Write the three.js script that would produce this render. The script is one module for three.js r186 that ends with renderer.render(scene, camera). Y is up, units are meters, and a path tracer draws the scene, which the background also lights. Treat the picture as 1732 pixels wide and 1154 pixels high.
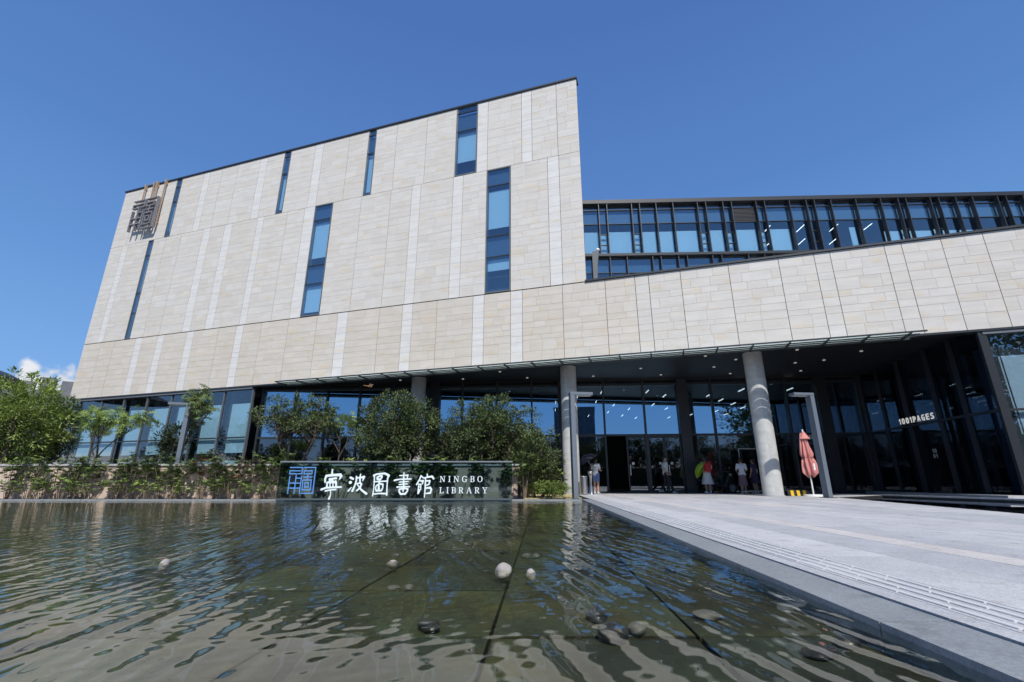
import * as THREE from 'three';
import { mergeGeometries } from 'three/addons/utils/BufferGeometryUtils.js';
import { TextGeometry } from 'three/addons/geometries/TextGeometry.js';
import { FontLoader } from 'three/addons/loaders/FontLoader.js';

// ---------------------------------------------------------------- camera, sky, sun, exposure
const scene = new THREE.Scene();
const camera = new THREE.PerspectiveCamera(72.286, 1732 / 1154, 0.05, 1500);
camera.position.set(0, 0.5, 0);
camera.rotation.x = 16.865 * Math.PI / 180;
scene.add(camera);
const renderer = new THREE.WebGLRenderer({ antialias: true });
renderer.toneMapping = THREE.LinearToneMapping;
renderer.toneMappingExposure = 1.0;
renderer.shadowMap.enabled = true;

// seeded random numbers and tileable value noise
function rng(seed) { let s = seed >>> 0; return () => { s = (s + 0x6D2B79F5) >>> 0; let t = Math.imul(s ^ (s >>> 15), 1 | s); t = (t + Math.imul(t ^ (t >>> 7), 61 | t)) ^ t; return ((t ^ (t >>> 14)) >>> 0) / 4294967296; }; }
function hash(ix, iy, s) { let h = Math.imul(ix, 374761393) ^ Math.imul(iy, 668265263) ^ Math.imul(s, 2246822519); h = Math.imul(h ^ (h >>> 13), 1274126177); return ((h ^ (h >>> 16)) >>> 0) / 4294967296; }
const sm = (t) => t * t * (3 - 2 * t), clamp = (x, a, b) => Math.min(b, Math.max(a, x)), lerp = (a, b, t) => a + (b - a) * t;
function vnoise(x, y, px, py, s) {
  const ix = Math.floor(x), iy = Math.floor(y), fx = sm(x - ix), fy = sm(y - iy), m = (a, n) => ((a % n) + n) % n;
  const x0 = m(ix, px), x1 = m(ix + 1, px), y0 = m(iy, py), y1 = m(iy + 1, py);
  return lerp(lerp(hash(x0, y0, s), hash(x1, y0, s), fx), lerp(hash(x0, y1, s), hash(x1, y1, s), fx), fy);
}
function fbm(u, v, nx, ny, s, oct = 4) { let a = 0.5, t = 0, n = 0; for (let o = 0; o < oct; o++) { t += a * vnoise(u * nx, v * ny, nx, ny, s + o * 17); n += a; a *= 0.55; nx *= 2; ny *= 2; } return t / n; }

// the sky: clear deep blue, paler towards the horizon, a few low cumulus clouds all round
{
  const W = 3072, H = 1536, data = new Float32Array(W * H * 4);
  const stops = [[0, .37, .54, .81], [4, .29, .49, .82], [10, .205, .42, .80], [20, .140, .315, .68], [32, .100, .236, .57], [50, .074, .176, .47], [90, .056, .138, .39]];
  const clouds = []; const R = rng(77);
  for (let k = 0; k < 30; k++) clouds.push([R() * 360, .6 + R() * 1.4, 3 + R() * 6, .9 + R() * 1.3]);
  clouds.push([-45.6, 6.4, 3.0, 5.2], [-42.5, 5.2, 5, 4.2], [-51.3, 5.5, 1.8, 4.4]);
  for (let j = 0; j < H; j++) for (let i = 0; i < W; i++) {
    const el = ((j + .5) / H - .5) * 180, az = ((i + .5) / W - .5) * 2 * Math.PI;
    const dx = Math.cos(az), dz = Math.sin(az);            // three.js equirect: direction of this column
    const az2 = Math.atan2(dx, -dz) * 180 / Math.PI;       // 0 = ahead, + = right
    let c = stops[stops.length - 1].slice(1), e = Math.max(0, el);
    for (let k = 0; k < stops.length - 1; k++) if (e >= stops[k][0] && e <= stops[k + 1][0]) { const t = (e - stops[k][0]) / (stops[k + 1][0] - stops[k][0]); c = [1, 2, 3].map((q) => lerp(stops[k][q], stops[k + 1][q], t)); }
    if (el > -1 && el < 17) {
      let d = 0; const n = fbm((az2 + 180) / 360, el / 90 + 1, 90, 24, 5, 6), n2 = fbm((az2 + 180) / 360, el / 90 + 1, 300, 75, 9, 5);
      for (const [ca, ce, ra, re] of clouds) { let q = Math.abs(az2 - ca); q = Math.min(q, 360 - q); const y = el - ce, f = 1 - Math.hypot(q / ra, (y < 0 ? y * 0.5 : y) / re); d = Math.max(d, f + (n - .5) * 1.7 + (n2 - .5) * .95); }
      const a = clamp(d * 5, 0, 1) * .95, lum = .70 + .28 * n2 + .1 * n;
      if (d > 0) c = c.map((v, q) => lerp(v, lum * [.98, 1.0, 1.05][q] * .92, a));
    }
    const o = (j * W + i) * 4; data[o] = c[0]; data[o + 1] = c[1]; data[o + 2] = c[2]; data[o + 3] = 1;
  }
  const t = new THREE.DataTexture(data, W, H, THREE.RGBAFormat, THREE.FloatType);
  t.mapping = THREE.EquirectangularReflectionMapping; t.magFilter = THREE.LinearFilter; t.minFilter = THREE.LinearFilter; t.needsUpdate = true;
  scene.background = t; scene.environment = t;
}
const sun = new THREE.DirectionalLight(new THREE.Color().setRGB(1, .965, .91), 4.65);
sun.position.set(.078 * 90, .769 * 90, .634 * 90); sun.target.position.set(0, 0, -18);
sun.position.z -= 18;
sun.castShadow = true; sun.shadow.mapSize.set(4096, 4096);
Object.assign(sun.shadow.camera, { left: -60, right: 60, top: 60, bottom: -60, near: 1, far: 260 });
scene.add(sun, sun.target);

// ---------------------------------------------------------------- helpers
const taken = new Map();
function numbered(n) { const k = taken.get(n) ?? 0; taken.set(n, k + 1); return k ? n + '_' + String(k).padStart(3, '0') : n; }
function tag(o, label, category, group) { o.userData.label = label; o.userData.category = category; if (group) o.userData.group = group; return o; }
function thing(name, label, category, [x, y, z] = [0, 0, 0], turn = 0, group) { const o = new THREE.Group(); o.name = numbered(name); o.position.set(x, y, z); o.rotation.y = turn; scene.add(o); return tag(o, label, category, group); }
function part(name, geometry, material, parent) { const m = new THREE.Mesh(geometry, material); m.name = name; parent.add(m); return m; }
function sub(name, parent) { const g = new THREE.Group(); g.name = name; parent.add(g); return g; }
function structure(name, geometry, material) { const m = geometry ? new THREE.Mesh(geometry, material) : new THREE.Group(); m.name = numbered(name); m.userData.kind = 'structure'; scene.add(m); return m; }
function copyOf(o, label, [x, y, z], turn = 0, scale = 1) { const c = o.clone(); c.name = numbered(o.name.replace(/_\d{3}$/, '')); c.userData = { ...o.userData, label }; c.position.set(x, y, z); c.rotation.y = turn; c.scale.setScalar(scale); scene.add(c); return c; }
const RGB = (r, g, b) => new THREE.Color().setRGB(r, g, b);
// uv in metres, by the side a face points to
function metric(g, ox = 0, oy = 0) {
  const p = g.attributes.position, n = g.attributes.normal, uv = new Float32Array(p.count * 2);
  for (let i = 0; i < p.count; i++) {
    const ax = Math.abs(n.getX(i)), ay = Math.abs(n.getY(i)), az = Math.abs(n.getZ(i)); let a, b;
    if (ay >= ax && ay >= az) { a = p.getX(i); b = p.getZ(i); } else if (ax >= az) { a = p.getZ(i); b = p.getY(i); } else { a = p.getX(i); b = p.getY(i); }
    uv[2 * i] = a + ox; uv[2 * i + 1] = b + oy;
  }
  g.setAttribute('uv', new THREE.BufferAttribute(uv, 2)); return g;
}
function box(x0, x1, y0, y1, z0, z1, ox = 0, oy = 0) { const g = new THREE.BoxGeometry(x1 - x0, y1 - y0, z1 - z0); g.translate((x0 + x1) / 2, (y0 + y1) / 2, (z0 + z1) / 2); return metric(g, ox, oy); }
// box with chamfered long edges: an extruded octagon in x,y, along z
function bar(w, h, l, c = 0.01) { const s = new THREE.Shape(), a = w / 2, b = h / 2; [[-a + c, -b], [a - c, -b], [a, -b + c], [a, b - c], [a - c, b], [-a + c, b], [-a, b - c], [-a, -b + c]].forEach(([x, y], i) => i ? s.lineTo(x, y) : s.moveTo(x, y)); const g = new THREE.ExtrudeGeometry(s, { depth: l, bevelEnabled: false }); g.translate(0, 0, -l / 2); return metric(g); }
function prism(pts, y0, y1) {   // convex outline [[x, z]...] to a slab
  const s = new THREE.Shape(pts.map(([x, z]) => new THREE.Vector2(x, -z))); const g = new THREE.ExtrudeGeometry(s, { depth: y1 - y0, bevelEnabled: false }); g.rotateX(-Math.PI / 2); g.translate(0, y0, 0); g.computeVertexNormals(); return metric(g);
}
function merged(list) { return mergeGeometries(list.map((g) => { const q = g.index ? g.toNonIndexed() : g; for (const k of Object.keys(q.attributes)) if (!['position', 'normal', 'uv', 'color'].includes(k)) q.deleteAttribute(k); return q; })); }
function taper(points, r0, r1, sides = 7) {   // limb along points, radius from r0 to r1
  const curve = new THREE.CatmullRomCurve3(points), n = points.length * 3, g = new THREE.TubeGeometry(curve, n, 1, sides, false), p = g.attributes.position;
  for (let i = 0; i <= n; i++) { const c = curve.getPointAt(i / n), r = lerp(r0, r1, i / n); for (let j = 0; j <= sides; j++) { const q = i * (sides + 1) + j; p.setXYZ(q, c.x + (p.getX(q) - c.x) * r, c.y + (p.getY(q) - c.y) * r, c.z + (p.getZ(q) - c.z) * r); } }
  return g;
}
function tex(n, fn, metres, srgb = true, float = false) {
  const d = float ? new Float32Array(n * n * 4) : new Uint8Array(n * n * 4);
  for (let j = 0; j < n; j++) for (let i = 0; i < n; i++) { const c = fn(i / n, j / n, i, j), o = (j * n + i) * 4, [r, g, b] = Array.isArray(c) ? c : [c, c, c]; if (float) { d[o] = r; d[o + 1] = g; d[o + 2] = b; d[o + 3] = 1; } else { d[o] = clamp(r, 0, 1) * 255; d[o + 1] = clamp(g, 0, 1) * 255; d[o + 2] = clamp(b, 0, 1) * 255; d[o + 3] = 255; } }
  const t = new THREE.DataTexture(d, n, n, THREE.RGBAFormat, float ? THREE.FloatType : THREE.UnsignedByteType);
  t.wrapS = t.wrapT = THREE.RepeatWrapping; t.magFilter = t.minFilter = THREE.LinearFilter; t.repeat.set(1 / metres, 1 / metres); if (srgb) t.colorSpace = THREE.SRGBColorSpace; t.needsUpdate = true; return t;
}
// surface nets: the zero level of a distance function as a smooth mesh
function nets(f, lo, hi, cell) {
  const n = [0, 1, 2].map((k) => Math.ceil((hi[k] - lo[k]) / cell) + 1), [nx, ny, nz] = n, v = new Float32Array(nx * ny * nz);
  for (let k = 0, i = 0; k < nz; k++) for (let j = 0; j < ny; j++) for (let a = 0; a < nx; a++) v[i++] = f(lo[0] + a * cell, lo[1] + j * cell, lo[2] + k * cell);
  const id = new Int32Array(nx * ny * nz).fill(-1), pos = [], idx = [], at = (a, j, k) => a + nx * (j + ny * k);
  for (let k = 0; k < nz - 1; k++) for (let j = 0; j < ny - 1; j++) for (let a = 0; a < nx - 1; a++) {
    let m = 0, sx = 0, sy = 0, sz = 0; const c = [];
    for (let q = 0; q < 8; q++) c.push(v[at(a + (q & 1), j + ((q >> 1) & 1), k + (q >> 2))]);
    for (const [p, q] of EDGES) if ((c[p] < 0) !== (c[q] < 0)) { const t = c[p] / (c[p] - c[q]); sx += lerp(p & 1, q & 1, t); sy += lerp((p >> 1) & 1, (q >> 1) & 1, t); sz += lerp(p >> 2, q >> 2, t); m++; }
    if (m) { id[at(a, j, k)] = pos.length / 3; pos.push(lo[0] + (a + sx / m) * cell, lo[1] + (j + sy / m) * cell, lo[2] + (k + sz / m) * cell); }
  }
  const quad = (p, q, r, s, flip) => { if (p < 0 || q < 0 || r < 0 || s < 0) return; flip ? idx.push(p, q, r, p, r, s) : idx.push(p, r, q, p, s, r); };
  for (let k = 1; k < nz - 1; k++) for (let j = 1; j < ny - 1; j++) for (let a = 1; a < nx - 1; a++) {
    const s0 = v[at(a, j, k)] < 0;
    if (s0 !== v[at(a + 1, j, k)] < 0) quad(id[at(a, j - 1, k - 1)], id[at(a, j, k - 1)], id[at(a, j, k)], id[at(a, j - 1, k)], s0);
    if (s0 !== v[at(a, j + 1, k)] < 0) quad(id[at(a - 1, j, k - 1)], id[at(a - 1, j, k)], id[at(a, j, k)], id[at(a, j, k - 1)], s0);
    if (s0 !== v[at(a, j, k + 1)] < 0) quad(id[at(a - 1, j - 1, k)], id[at(a, j - 1, k)], id[at(a, j, k)], id[at(a - 1, j, k)], s0);
  }
  const g = new THREE.BufferGeometry(); g.setAttribute('position', new THREE.Float32BufferAttribute(pos, 3)); g.setIndex(idx); g.computeVertexNormals();
  return metric(g);
}
const EDGES = [[0, 1], [2, 3], [4, 5], [6, 7], [0, 2], [1, 3], [4, 6], [5, 7], [0, 4], [1, 5], [2, 6], [3, 7]];
function capsule(x, y, z, a, b) {   // a, b = [x, y, z, r]
  const bx = b[0] - a[0], by = b[1] - a[1], bz = b[2] - a[2], px = x - a[0], py = y - a[1], pz = z - a[2], l = bx * bx + by * by + bz * bz;
  const t = l ? clamp((px * bx + py * by + pz * bz) / l, 0, 1) : 0; return Math.hypot(px - bx * t, py - by * t, pz - bz * t) - lerp(a[3], b[3], t);
}
const smin = (a, b, k) => { const h = Math.max(k - Math.abs(a - b), 0) / k; return Math.min(a, b) - h * h * k * .25; };

// ---------------------------------------------------------------- materials
const std = (c, roughness = .8, o = {}) => new THREE.MeshStandardMaterial({ color: c, roughness, ...o });
const stoneMap = tex(512, (u, v) => { const b = fbm(u, v, 2, 22, 3, 4), g = vnoise(u * 200, v * 200, 200, 200, 8), c = fbm(u, v, 5, 5, 21, 4), k = .965 + (b - .5) * .07 + (g - .5) * .03 + (c - .5) * .05; const w = Math.max(0, fbm(u, v, 3, 9, 44, 4) - .62) * .5; return [k, k * (1 - w * .25), k * (1 - w * .7)]; }, 2.4);
const stoneBump = tex(256, (u, v) => .5 * vnoise(u * 90, v * 90, 90, 90, 2) + .5 * fbm(u, v, 4, 18, 4, 4), 1.2, false);
const stoneTones = [[.660, .628, .575], [.648, .612, .556], [.672, .642, .592], [.640, .600, .540], [.655, .622, .570]].map(([r, g, b]) => std(RGB(r, g, b), .82, { map: stoneMap, bumpMap: stoneBump, bumpScale: .002 }));
const paleStone = [[.715, .698, .665], [.705, .685, .648]].map(([r, g, b]) => std(RGB(r, g, b), .8, { map: stoneMap, bumpMap: stoneBump, bumpScale: .002 }));
const warmTones = [[.640, .588, .510], [.630, .578, .502], [.648, .600, .525], [.622, .562, .480]].map(([r, g, b]) => std(RGB(r, g, b), .82, { map: stoneMap, bumpMap: stoneBump, bumpScale: .002 }));
const granite = tex(512, (u, v) => { const g = vnoise(u * 256, v * 256, 256, 256, 61), h = vnoise(u * 128, v * 128, 128, 128, 62), c = fbm(u, v, 4, 4, 63, 5), d = fbm(u, v, 9, 9, 64, 4); const k = .93 + (g - .5) * .14 + (h - .5) * .08 + (c - .5) * .12 - Math.max(0, d - .62) * .5; return [k, k, k * 1.01]; }, 1.5);
const slabTones = [[.52, .52, .515], [.485, .486, .486], [.57, .566, .556], [.455, .46, .465], [.54, .535, .525]].map(([r, g, b]) => std(RGB(r, g, b), .72, { map: granite }));
const warmSlab = std(RGB(.61, .575, .535), .72, { map: granite });
const rimStone = std(RGB(.27, .29, .295), .55, { map: granite });
const concreteMap = tex(512, (u, v) => { const c = fbm(u, v, 3, 6, 71, 5), g = vnoise(u * 180, v * 180, 180, 180, 72), d = vnoise(u * 60, v * 60, 60, 60, 73); const k = .9 + (c - .5) * .22 + (g - .5) * .06 - (d > .93 ? .12 : 0); return [k, k, k * .99]; }, 1.6);
const concrete = std(RGB(.60, .60, .585), .85, { map: concreteMap });
const renderPink = std(RGB(.66, .52, .43), .9, { map: concreteMap });
const capStone = std(RGB(.50, .50, .49), .8, { map: granite });
const dark = std(RGB(.022, .024, .028), .45), darkMetal = std(RGB(.045, .05, .055), .42, { metalness: .35 }), finMetal = std(RGB(.05, .053, .058), .4, { metalness: .35 }), membrane = std(RGB(.03, .03, .03), .95);
const frameGrey = std(RGB(.17, .18, .19), .45, { metalness: .3 });
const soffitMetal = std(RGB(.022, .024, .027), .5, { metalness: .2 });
const lampGrey = std(RGB(.165, .19, .22), .45, { metalness: .25 });
const steel = std(RGB(.62, .62, .62), .28, { metalness: 1 });
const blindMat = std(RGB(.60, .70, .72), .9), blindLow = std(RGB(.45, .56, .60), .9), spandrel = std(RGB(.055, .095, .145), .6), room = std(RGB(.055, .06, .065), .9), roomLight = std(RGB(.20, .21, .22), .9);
// solar glass: tinted body, reflecting coat on its inner face (a box's six sides)
function coatedPane(ior, tint, inner) { const body = new THREE.MeshPhysicalMaterial({ color: RGB(...tint), roughness: 0, transmission: 1, thickness: 0, ior: 1.5, specularIntensity: .25 }), coat = glassOf(ior, ...inner); return [body, body, body, body, body, coat]; }
const glassOf = (ior, r, g, b) => new THREE.MeshPhysicalMaterial({ color: RGB(r, g, b), roughness: 0, transmission: 1, thickness: 0, ior });
const glass = glassOf(2.35, .81, .925, 1), glassEntry = coatedPane(6.5, [.70, .875, 1], [.55, .6, .64]), glassShop = coatedPane(3.6, [.86, .94, 1], [.85, .88, .9]), glassDoor = glassOf(2.1, .62, .70, .76), glassCafe = glassOf(1.5, .55, .62, .70), glassLeft = glassOf(1.9, .78, .87, .91);
const glow = new THREE.MeshStandardMaterial({ color: 0x000000, emissive: RGB(1, .98, .95), emissiveIntensity: 3 });
const glowDim = new THREE.MeshStandardMaterial({ color: 0x000000, emissive: RGB(1, .97, .9), emissiveIntensity: .3 });
const soil = std(RGB(.10, .08, .055), 1, { map: concreteMap }), bark = std(RGB(.10, .08, .062), .9), twig = std(RGB(.26, .20, .14), .9);
const gravelYellow = std(RGB(.42, .34, .16), 1, { map: granite });

// ---------------------------------------------------------------- ground, plaza, pool
structure('ground', metric(new THREE.PlaneGeometry(1400, 1400).rotateX(-Math.PI / 2).translate(0, -.55, 0)), std(RGB(.13, .13, .12), 1, { map: concreteMap }));
structure('plaza', box(-70, 70, -.5, 0, -.75, 60), std(RGB(.36, .36, .37), .85, { map: granite }));
const SLOPE = .06, RIM = (Z) => 1.27 + SLOPE * Z;      // inner edge of the pool's right rim at the distance Z ahead
const POOLZ = 15.35;
{
  const base = structure('pool_floor', box(-46, 2.4, -.5, -.15, -15.3, -.75), std(RGB(.012, .014, .012), .9));
  const slime = tex(512, (u, v) => { const a = fbm(u, v, 4, 4, 91, 5), b = fbm(u, v, 11, 11, 92, 4), g = vnoise(u * 200, v * 200, 200, 200, 93); const k = .60 + (a - .5) * .75 + (g - .5) * .14, y = clamp((b - .42) * 2.2, 0, 1); return [k * lerp(.78, 1.0, y), k * lerp(.92, .98, y), k * lerp(.82, .5, y)]; }, 3.1);
  const mats = [[.155, .142, .095], [.138, .130, .09], [.165, .148, .098], [.125, .125, .092]].map(([r, g, b]) => std(RGB(r, g, b), .7, { map: slime }));
  const all = [], R = rng(12), P = .855;
  for (let i = -27; i < 4; i++) for (let j = 0; j < 18; j++) {
    const Z0 = Math.max(.78, .48 + j * P), Z1 = Math.min(.48 + (j + 1) * P, POOLZ), x = (Z) => -.22 + SLOPE * Z + i * P, lim = (X, Z) => Math.min(X, RIM(Z) - .01); if (Z0 > POOLZ - .1) continue;
    const a = .009, o = [[lim(x(Z0) + a, Z0), -(Z0 + a)], [lim(x(Z0) + P - a, Z0), -(Z0 + a)], [lim(x(Z1) + P - a, Z1), -(Z1 - a)], [lim(x(Z1) + a, Z1), -(Z1 - a)]];
    if (o[1][0] - o[0][0] < .05) continue;
    const dy = (R() - .5) * .008, g = metric(prism(o, -.16, -.11 + dy), R() * 3, R() * 3), d = Math.hypot((o[0][0] + o[2][0]) / 2, Z0 + .5);
    all.push({ g, d, m: Math.floor(R() * mats.length), seen: Math.abs(o[0][0] + .5) < 1.25 * Z0 + 2 });
  }
  all.sort((a, b) => (b.seen - a.seen) || a.d - b.d);
  all.slice(0, 200).forEach((s) => part('slab', s.g, mats[s.m], base));
  const rest = part('far_slabs', merged(all.slice(200).map((s) => s.g)), mats[0], base); rest.userData.kind = 'stuff';
}
// the water: a thin sheet, rippled
{
  const L = 6.4, n = 1024, R = rng(31), waves = [];
  const add = (lam, ang, slope) => { const k = L / lam, a = Math.round(k * Math.cos(ang)), b = Math.round(k * Math.sin(ang)), K = 2 * Math.PI * Math.hypot(a, b) / L; if (a || b) waves.push([a, b, slope / K, R() * 6.283]); };
  for (let i = 0; i < 34; i++) add(.075 + R() * .13, .14 + (R() - .5) * .42, .015 * (.4 + R()));
  for (let i = 0; i < 10; i++) add(.32 + R() * .5, .1 + (R() - .5) * .8, .003 * (.4 + R()));
  for (let i = 0; i < 16; i++) add(.06 + R() * .08, (R() - .5) * 2.6, .005 * (.4 + R()));
  const h = new Float32Array(n * n); let lo = 1, hi = -1;
  for (const [a, b, amp, ph] of waves) for (let j = 0; j < n; j++) { const w = 2 * Math.PI * b * j / n + ph, s = Math.sin(w), c = Math.cos(w); for (let i = 0; i < n; i++) { const t = SIN(a * i, n); h[j * n + i] += amp * (t[0] * c + t[1] * s); } }
  for (const q of h) { lo = Math.min(lo, q); hi = Math.max(hi, q); }
  const map = tex(n, (u, v, i, j) => (h[j * n + i] - lo) / (hi - lo), L, false, true);
  const m = new THREE.MeshPhysicalMaterial({ color: RGB(.95, .945, .86), roughness: 0, transmission: 1, thickness: 0, ior: 1.48, bumpMap: map, bumpScale: hi - lo });
  const g = new THREE.BufferGeometry(), y = -.03;
  const c = [[-46, -.75], [RIM(.75), -.75], [RIM(POOLZ), -POOLZ], [-46, -POOLZ]], pos = [], uv = [];
  for (const k of [0, 1, 2, 0, 2, 3]) { pos.push(c[k][0], y, c[k][1]); uv.push(c[k][0], -c[k][1]); }
  g.setAttribute('position', new THREE.Float32BufferAttribute(pos, 3)); g.setAttribute('uv', new THREE.Float32BufferAttribute(uv, 2)); g.computeVertexNormals();
  structure('pool_water', g, m);
}
function SIN(k, n) { const q = ((k % n) + n) % n; SIN.t ??= {}; if (!SIN.t[n]) SIN.t[n] = Array.from({ length: n }, (_, i) => [Math.sin(2 * Math.PI * i / n), Math.cos(2 * Math.PI * i / n)]); return SIN.t[n][q]; }
// the rims
{
  const rim = structure('pool_rim'), R = rng(5);
  for (let Z = .75; Z < POOLZ; Z += 1.25) { const b = Math.min(Z + 1.25, POOLZ + .3), o = [[RIM(Z), -Z - .003], [RIM(Z) + .27, -Z - .003], [RIM(b) + .27, -b + .003], [RIM(b), -b + .003]]; part('rim_stone', metric(prism(o, -.5, -.004), R() * 2, R() * 2), rimStone, rim); }
  for (let x = RIM(POOLZ) - .01; x > -44; x -= 1.5) part('rim_stone', box(x - 1.494, x, -.5, -.004, -POOLZ - .3, -POOLZ, R() * 2, R() * 2), rimStone, rim);
}
// the paved forecourt: granite slabs laid along the pool, a tactile strip of steel bars, a dark basin cut out on the right
const BASIN = [[11.35, 17.3], [8.42, 8.0], [6.4, 1.5], [15.75, 1.5], [15.25, 20.3]];
{
  const turn = -Math.atan(SLOPE), toWorld = (a, b) => { const c = Math.cos(SLOPE), s = Math.sin(SLOPE); return [1.27 + a * c + b * s, b * c - a * s]; };
  const half = (poly, p, q, sign) => { const out = [], f = ([x, z]) => sign * ((q[0] - p[0]) * (z - p[1]) - (q[1] - p[1]) * (x - p[0])); for (let i = 0; i < poly.length; i++) { const a = poly[i], b = poly[(i + 1) % poly.length], fa = f(a), fb = f(b); if (fa >= 0) out.push(a); if ((fa >= 0) !== (fb >= 0)) { const t = fa / (fa - fb); out.push([lerp(a[0], b[0], t), lerp(a[1], b[1], t)]); } } return out; };
  const paving = structure('paving', prism([[2.6, -25.4], [2.4, -15.2], [1.5, 3], [30, 3], [30, -25.4]].map(([x, z]) => [x, z]).reverse(), -.5, -.36), std(RGB(.05, .05, .05), 1));
  const all = [], R = rng(99), V1 = BASIN[0], V2 = BASIN[2], V4 = BASIN[4];
  const rows = [.285, .385, .685]; while (rows[rows.length - 1] < 1.7) rows.push(rows[rows.length - 1] + .51); rows.push(rows[rows.length - 1] + .3); while (rows[rows.length - 1] < 15) rows.push(rows[rows.length - 1] + [.3, .45, .3, .6][Math.floor(R() * 4)]);
  rows.forEach((a0, r) => {
    if (r === rows.length - 1) return; const a1 = rows[r + 1]; const toneRow = Math.floor(R() * slabTones.length);
    for (let b0 = -3 - R() * 1.2; b0 < 24.6;) {
      const len = r < 2 ? .6 : [.9, 1.2, 1.5][Math.floor(R() * 3)], b1 = Math.min(b0 + len, 24.7), e = .0025, q = [[a0 + e, b0 + e], [a1 - e, b0 + e], [a1 - e, b1 - e], [a0 + e, b1 - e]].map(([a, b]) => toWorld(a, b));
      b0 = b1;
      const m = (a0 > 1.65 && a0 < 1.8) || (r > 6 && R() < .06) ? warmSlab : slabTones[R() < .72 ? toneRow : Math.floor(R() * slabTones.length)], ox = R() * 3, oy = R() * 3;
      const pieces = [half(q, V2, V1, 1), half(half(q, V2, V1, -1), V1, V4, 1)].filter((p) => p.length > 2);
      for (const p of pieces) { const cx = p.reduce((s, k) => s + k[0], 0) / p.length, cz = p.reduce((s, k) => s + k[1], 0) / p.length; if (cx > 16.4 && cz < 24.5) continue; let g; try { g = metric(prism(p.map(([x, z]) => [x, -z]), -.37, R() * .0015), ox, oy); } catch { continue; } all.push({ g, m, d: Math.hypot(cx, cz), seen: cz > 1.2 && cx < 1.1 * cz + 1 }); }
    }
  });
  all.sort((x, y) => (y.seen - x.seen) || x.d - y.d);
  all.slice(0, 290).forEach((s) => part('slab', s.g, s.m, paving));
  const rest = all.slice(290), mats = [...slabTones, warmSlab];
  const mg = mergeGeometries(mats.map((m) => { const l = rest.filter((s) => s.m === m).map((s) => s.g); return merged(l.length ? l : [new THREE.BoxGeometry(.001, .001, .001).translate(5, -.4, -5)]); }), true);
  const far = part('far_slabs', mg, mats, paving); far.userData.kind = 'stuff';
  // tactile bars
  const strip = structure('tactile_strip'); const gb = bar(.022, .008, .286, .003), barMat = std(RGB(.60, .60, .60), .5);
  for (let b = 1.3; b < 14.2; b += .3) for (let k = 0; k < 4; k++) { const [x, z] = toWorld(.385 + .0375 + k * .075, b + .15 + (k % 2) * .1); const m = part('tactile_bar', gb, barMat, strip); m.position.set(x, .0035, -z); m.rotation.y = turn; }
}
// the dark basin by the shop front: black floor, still water, pale kerbs, a few white stones
{
  const o = BASIN.map(([x, z]) => [x, -z]), b = structure('basin', prism(o, -.5, -.3), std(RGB(.012, .013, .014), .5));
  const wl = (p, q, w, y0, y1, m, name) => { const dx = q[0] - p[0], dz = q[1] - p[1], L = Math.hypot(dx, dz), n = Math.max(1, Math.round(L / 1.4)); for (let k = 0; k < n; k++) { const g = box(k * L / n + .002, (k + 1) * L / n - .002, y0, y1, Math.min(0, w), Math.max(0, w), k * .7); g.rotateY(Math.atan2(dz, dx)); g.translate(p[0], 0, -p[1]); part(name, g, m, b); } };
  wl(BASIN[2], BASIN[0], .05, -.5, -.006, std(RGB(.03, .032, .034), .5), 'lining');
  wl(BASIN[0], BASIN[4], .05, -.5, -.006, std(RGB(.03, .032, .034), .5), 'lining');
  const A = [15.75, 1.5], C = [15.25, 20.3]; wl(C, A, -.16, -.02, .03, slabTones[2], 'kerb_stone'); wl(C, A, -.14, -.5, -.022, std(RGB(.03, .032, .034), .5), 'lining');
  const w = new THREE.ShapeGeometry(new THREE.Shape(BASIN.map(([x, z]) => new THREE.Vector2(x, z)))).rotateX(-Math.PI / 2).translate(0, -.07, 0);
  structure('basin_water', metric(w), glassOf(1.34, .8, .85, .85));
  const f = structure('shop_plinth'); const P = [16.5, 15.75], Q = [17.7, 23.68], d = [Q[0] - P[0], Q[1] - P[1]];
  for (let k = 0; k < 8; k++) { const a = k / 8, e = (k + 1) / 8, q = [[P[0] + d[0] * a - .62, P[1] + d[1] * a], [P[0] + d[0] * e - .62, P[1] + d[1] * e], [P[0] + d[0] * e + .05, P[1] + d[1] * e], [P[0] + d[0] * a + .05, P[1] + d[1] * a]]; part('plinth_stone', prism(q.map(([x, z]) => [x, -z]), -.5, .10), slabTones[2 - (k % 2) * 2], f); }
}

// ---------------------------------------------------------------- the library
// own axes: x along the facade to the right, z out of it; the facade stands 20 m from the camera, turned 17.74 degrees
const AL = 17.7385 * Math.PI / 180, CA = Math.cos(AL), SA = Math.sin(AL);
const toU = (X, Z) => [X * CA - Z * SA, 20 - (X * SA + Z * CA)];
const LIB = thing('library_building', 'large library clad in pale stone panels with slit windows and a deep glazed entrance', 'building', [20 * SA, 0, -20 * CA], -AL);
const Y0 = 5.69, Y1 = 9.42, Y2 = 16.62, Y3 = 21.3, UL = -36.72, UR = -2.78, UE = 31;
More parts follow.
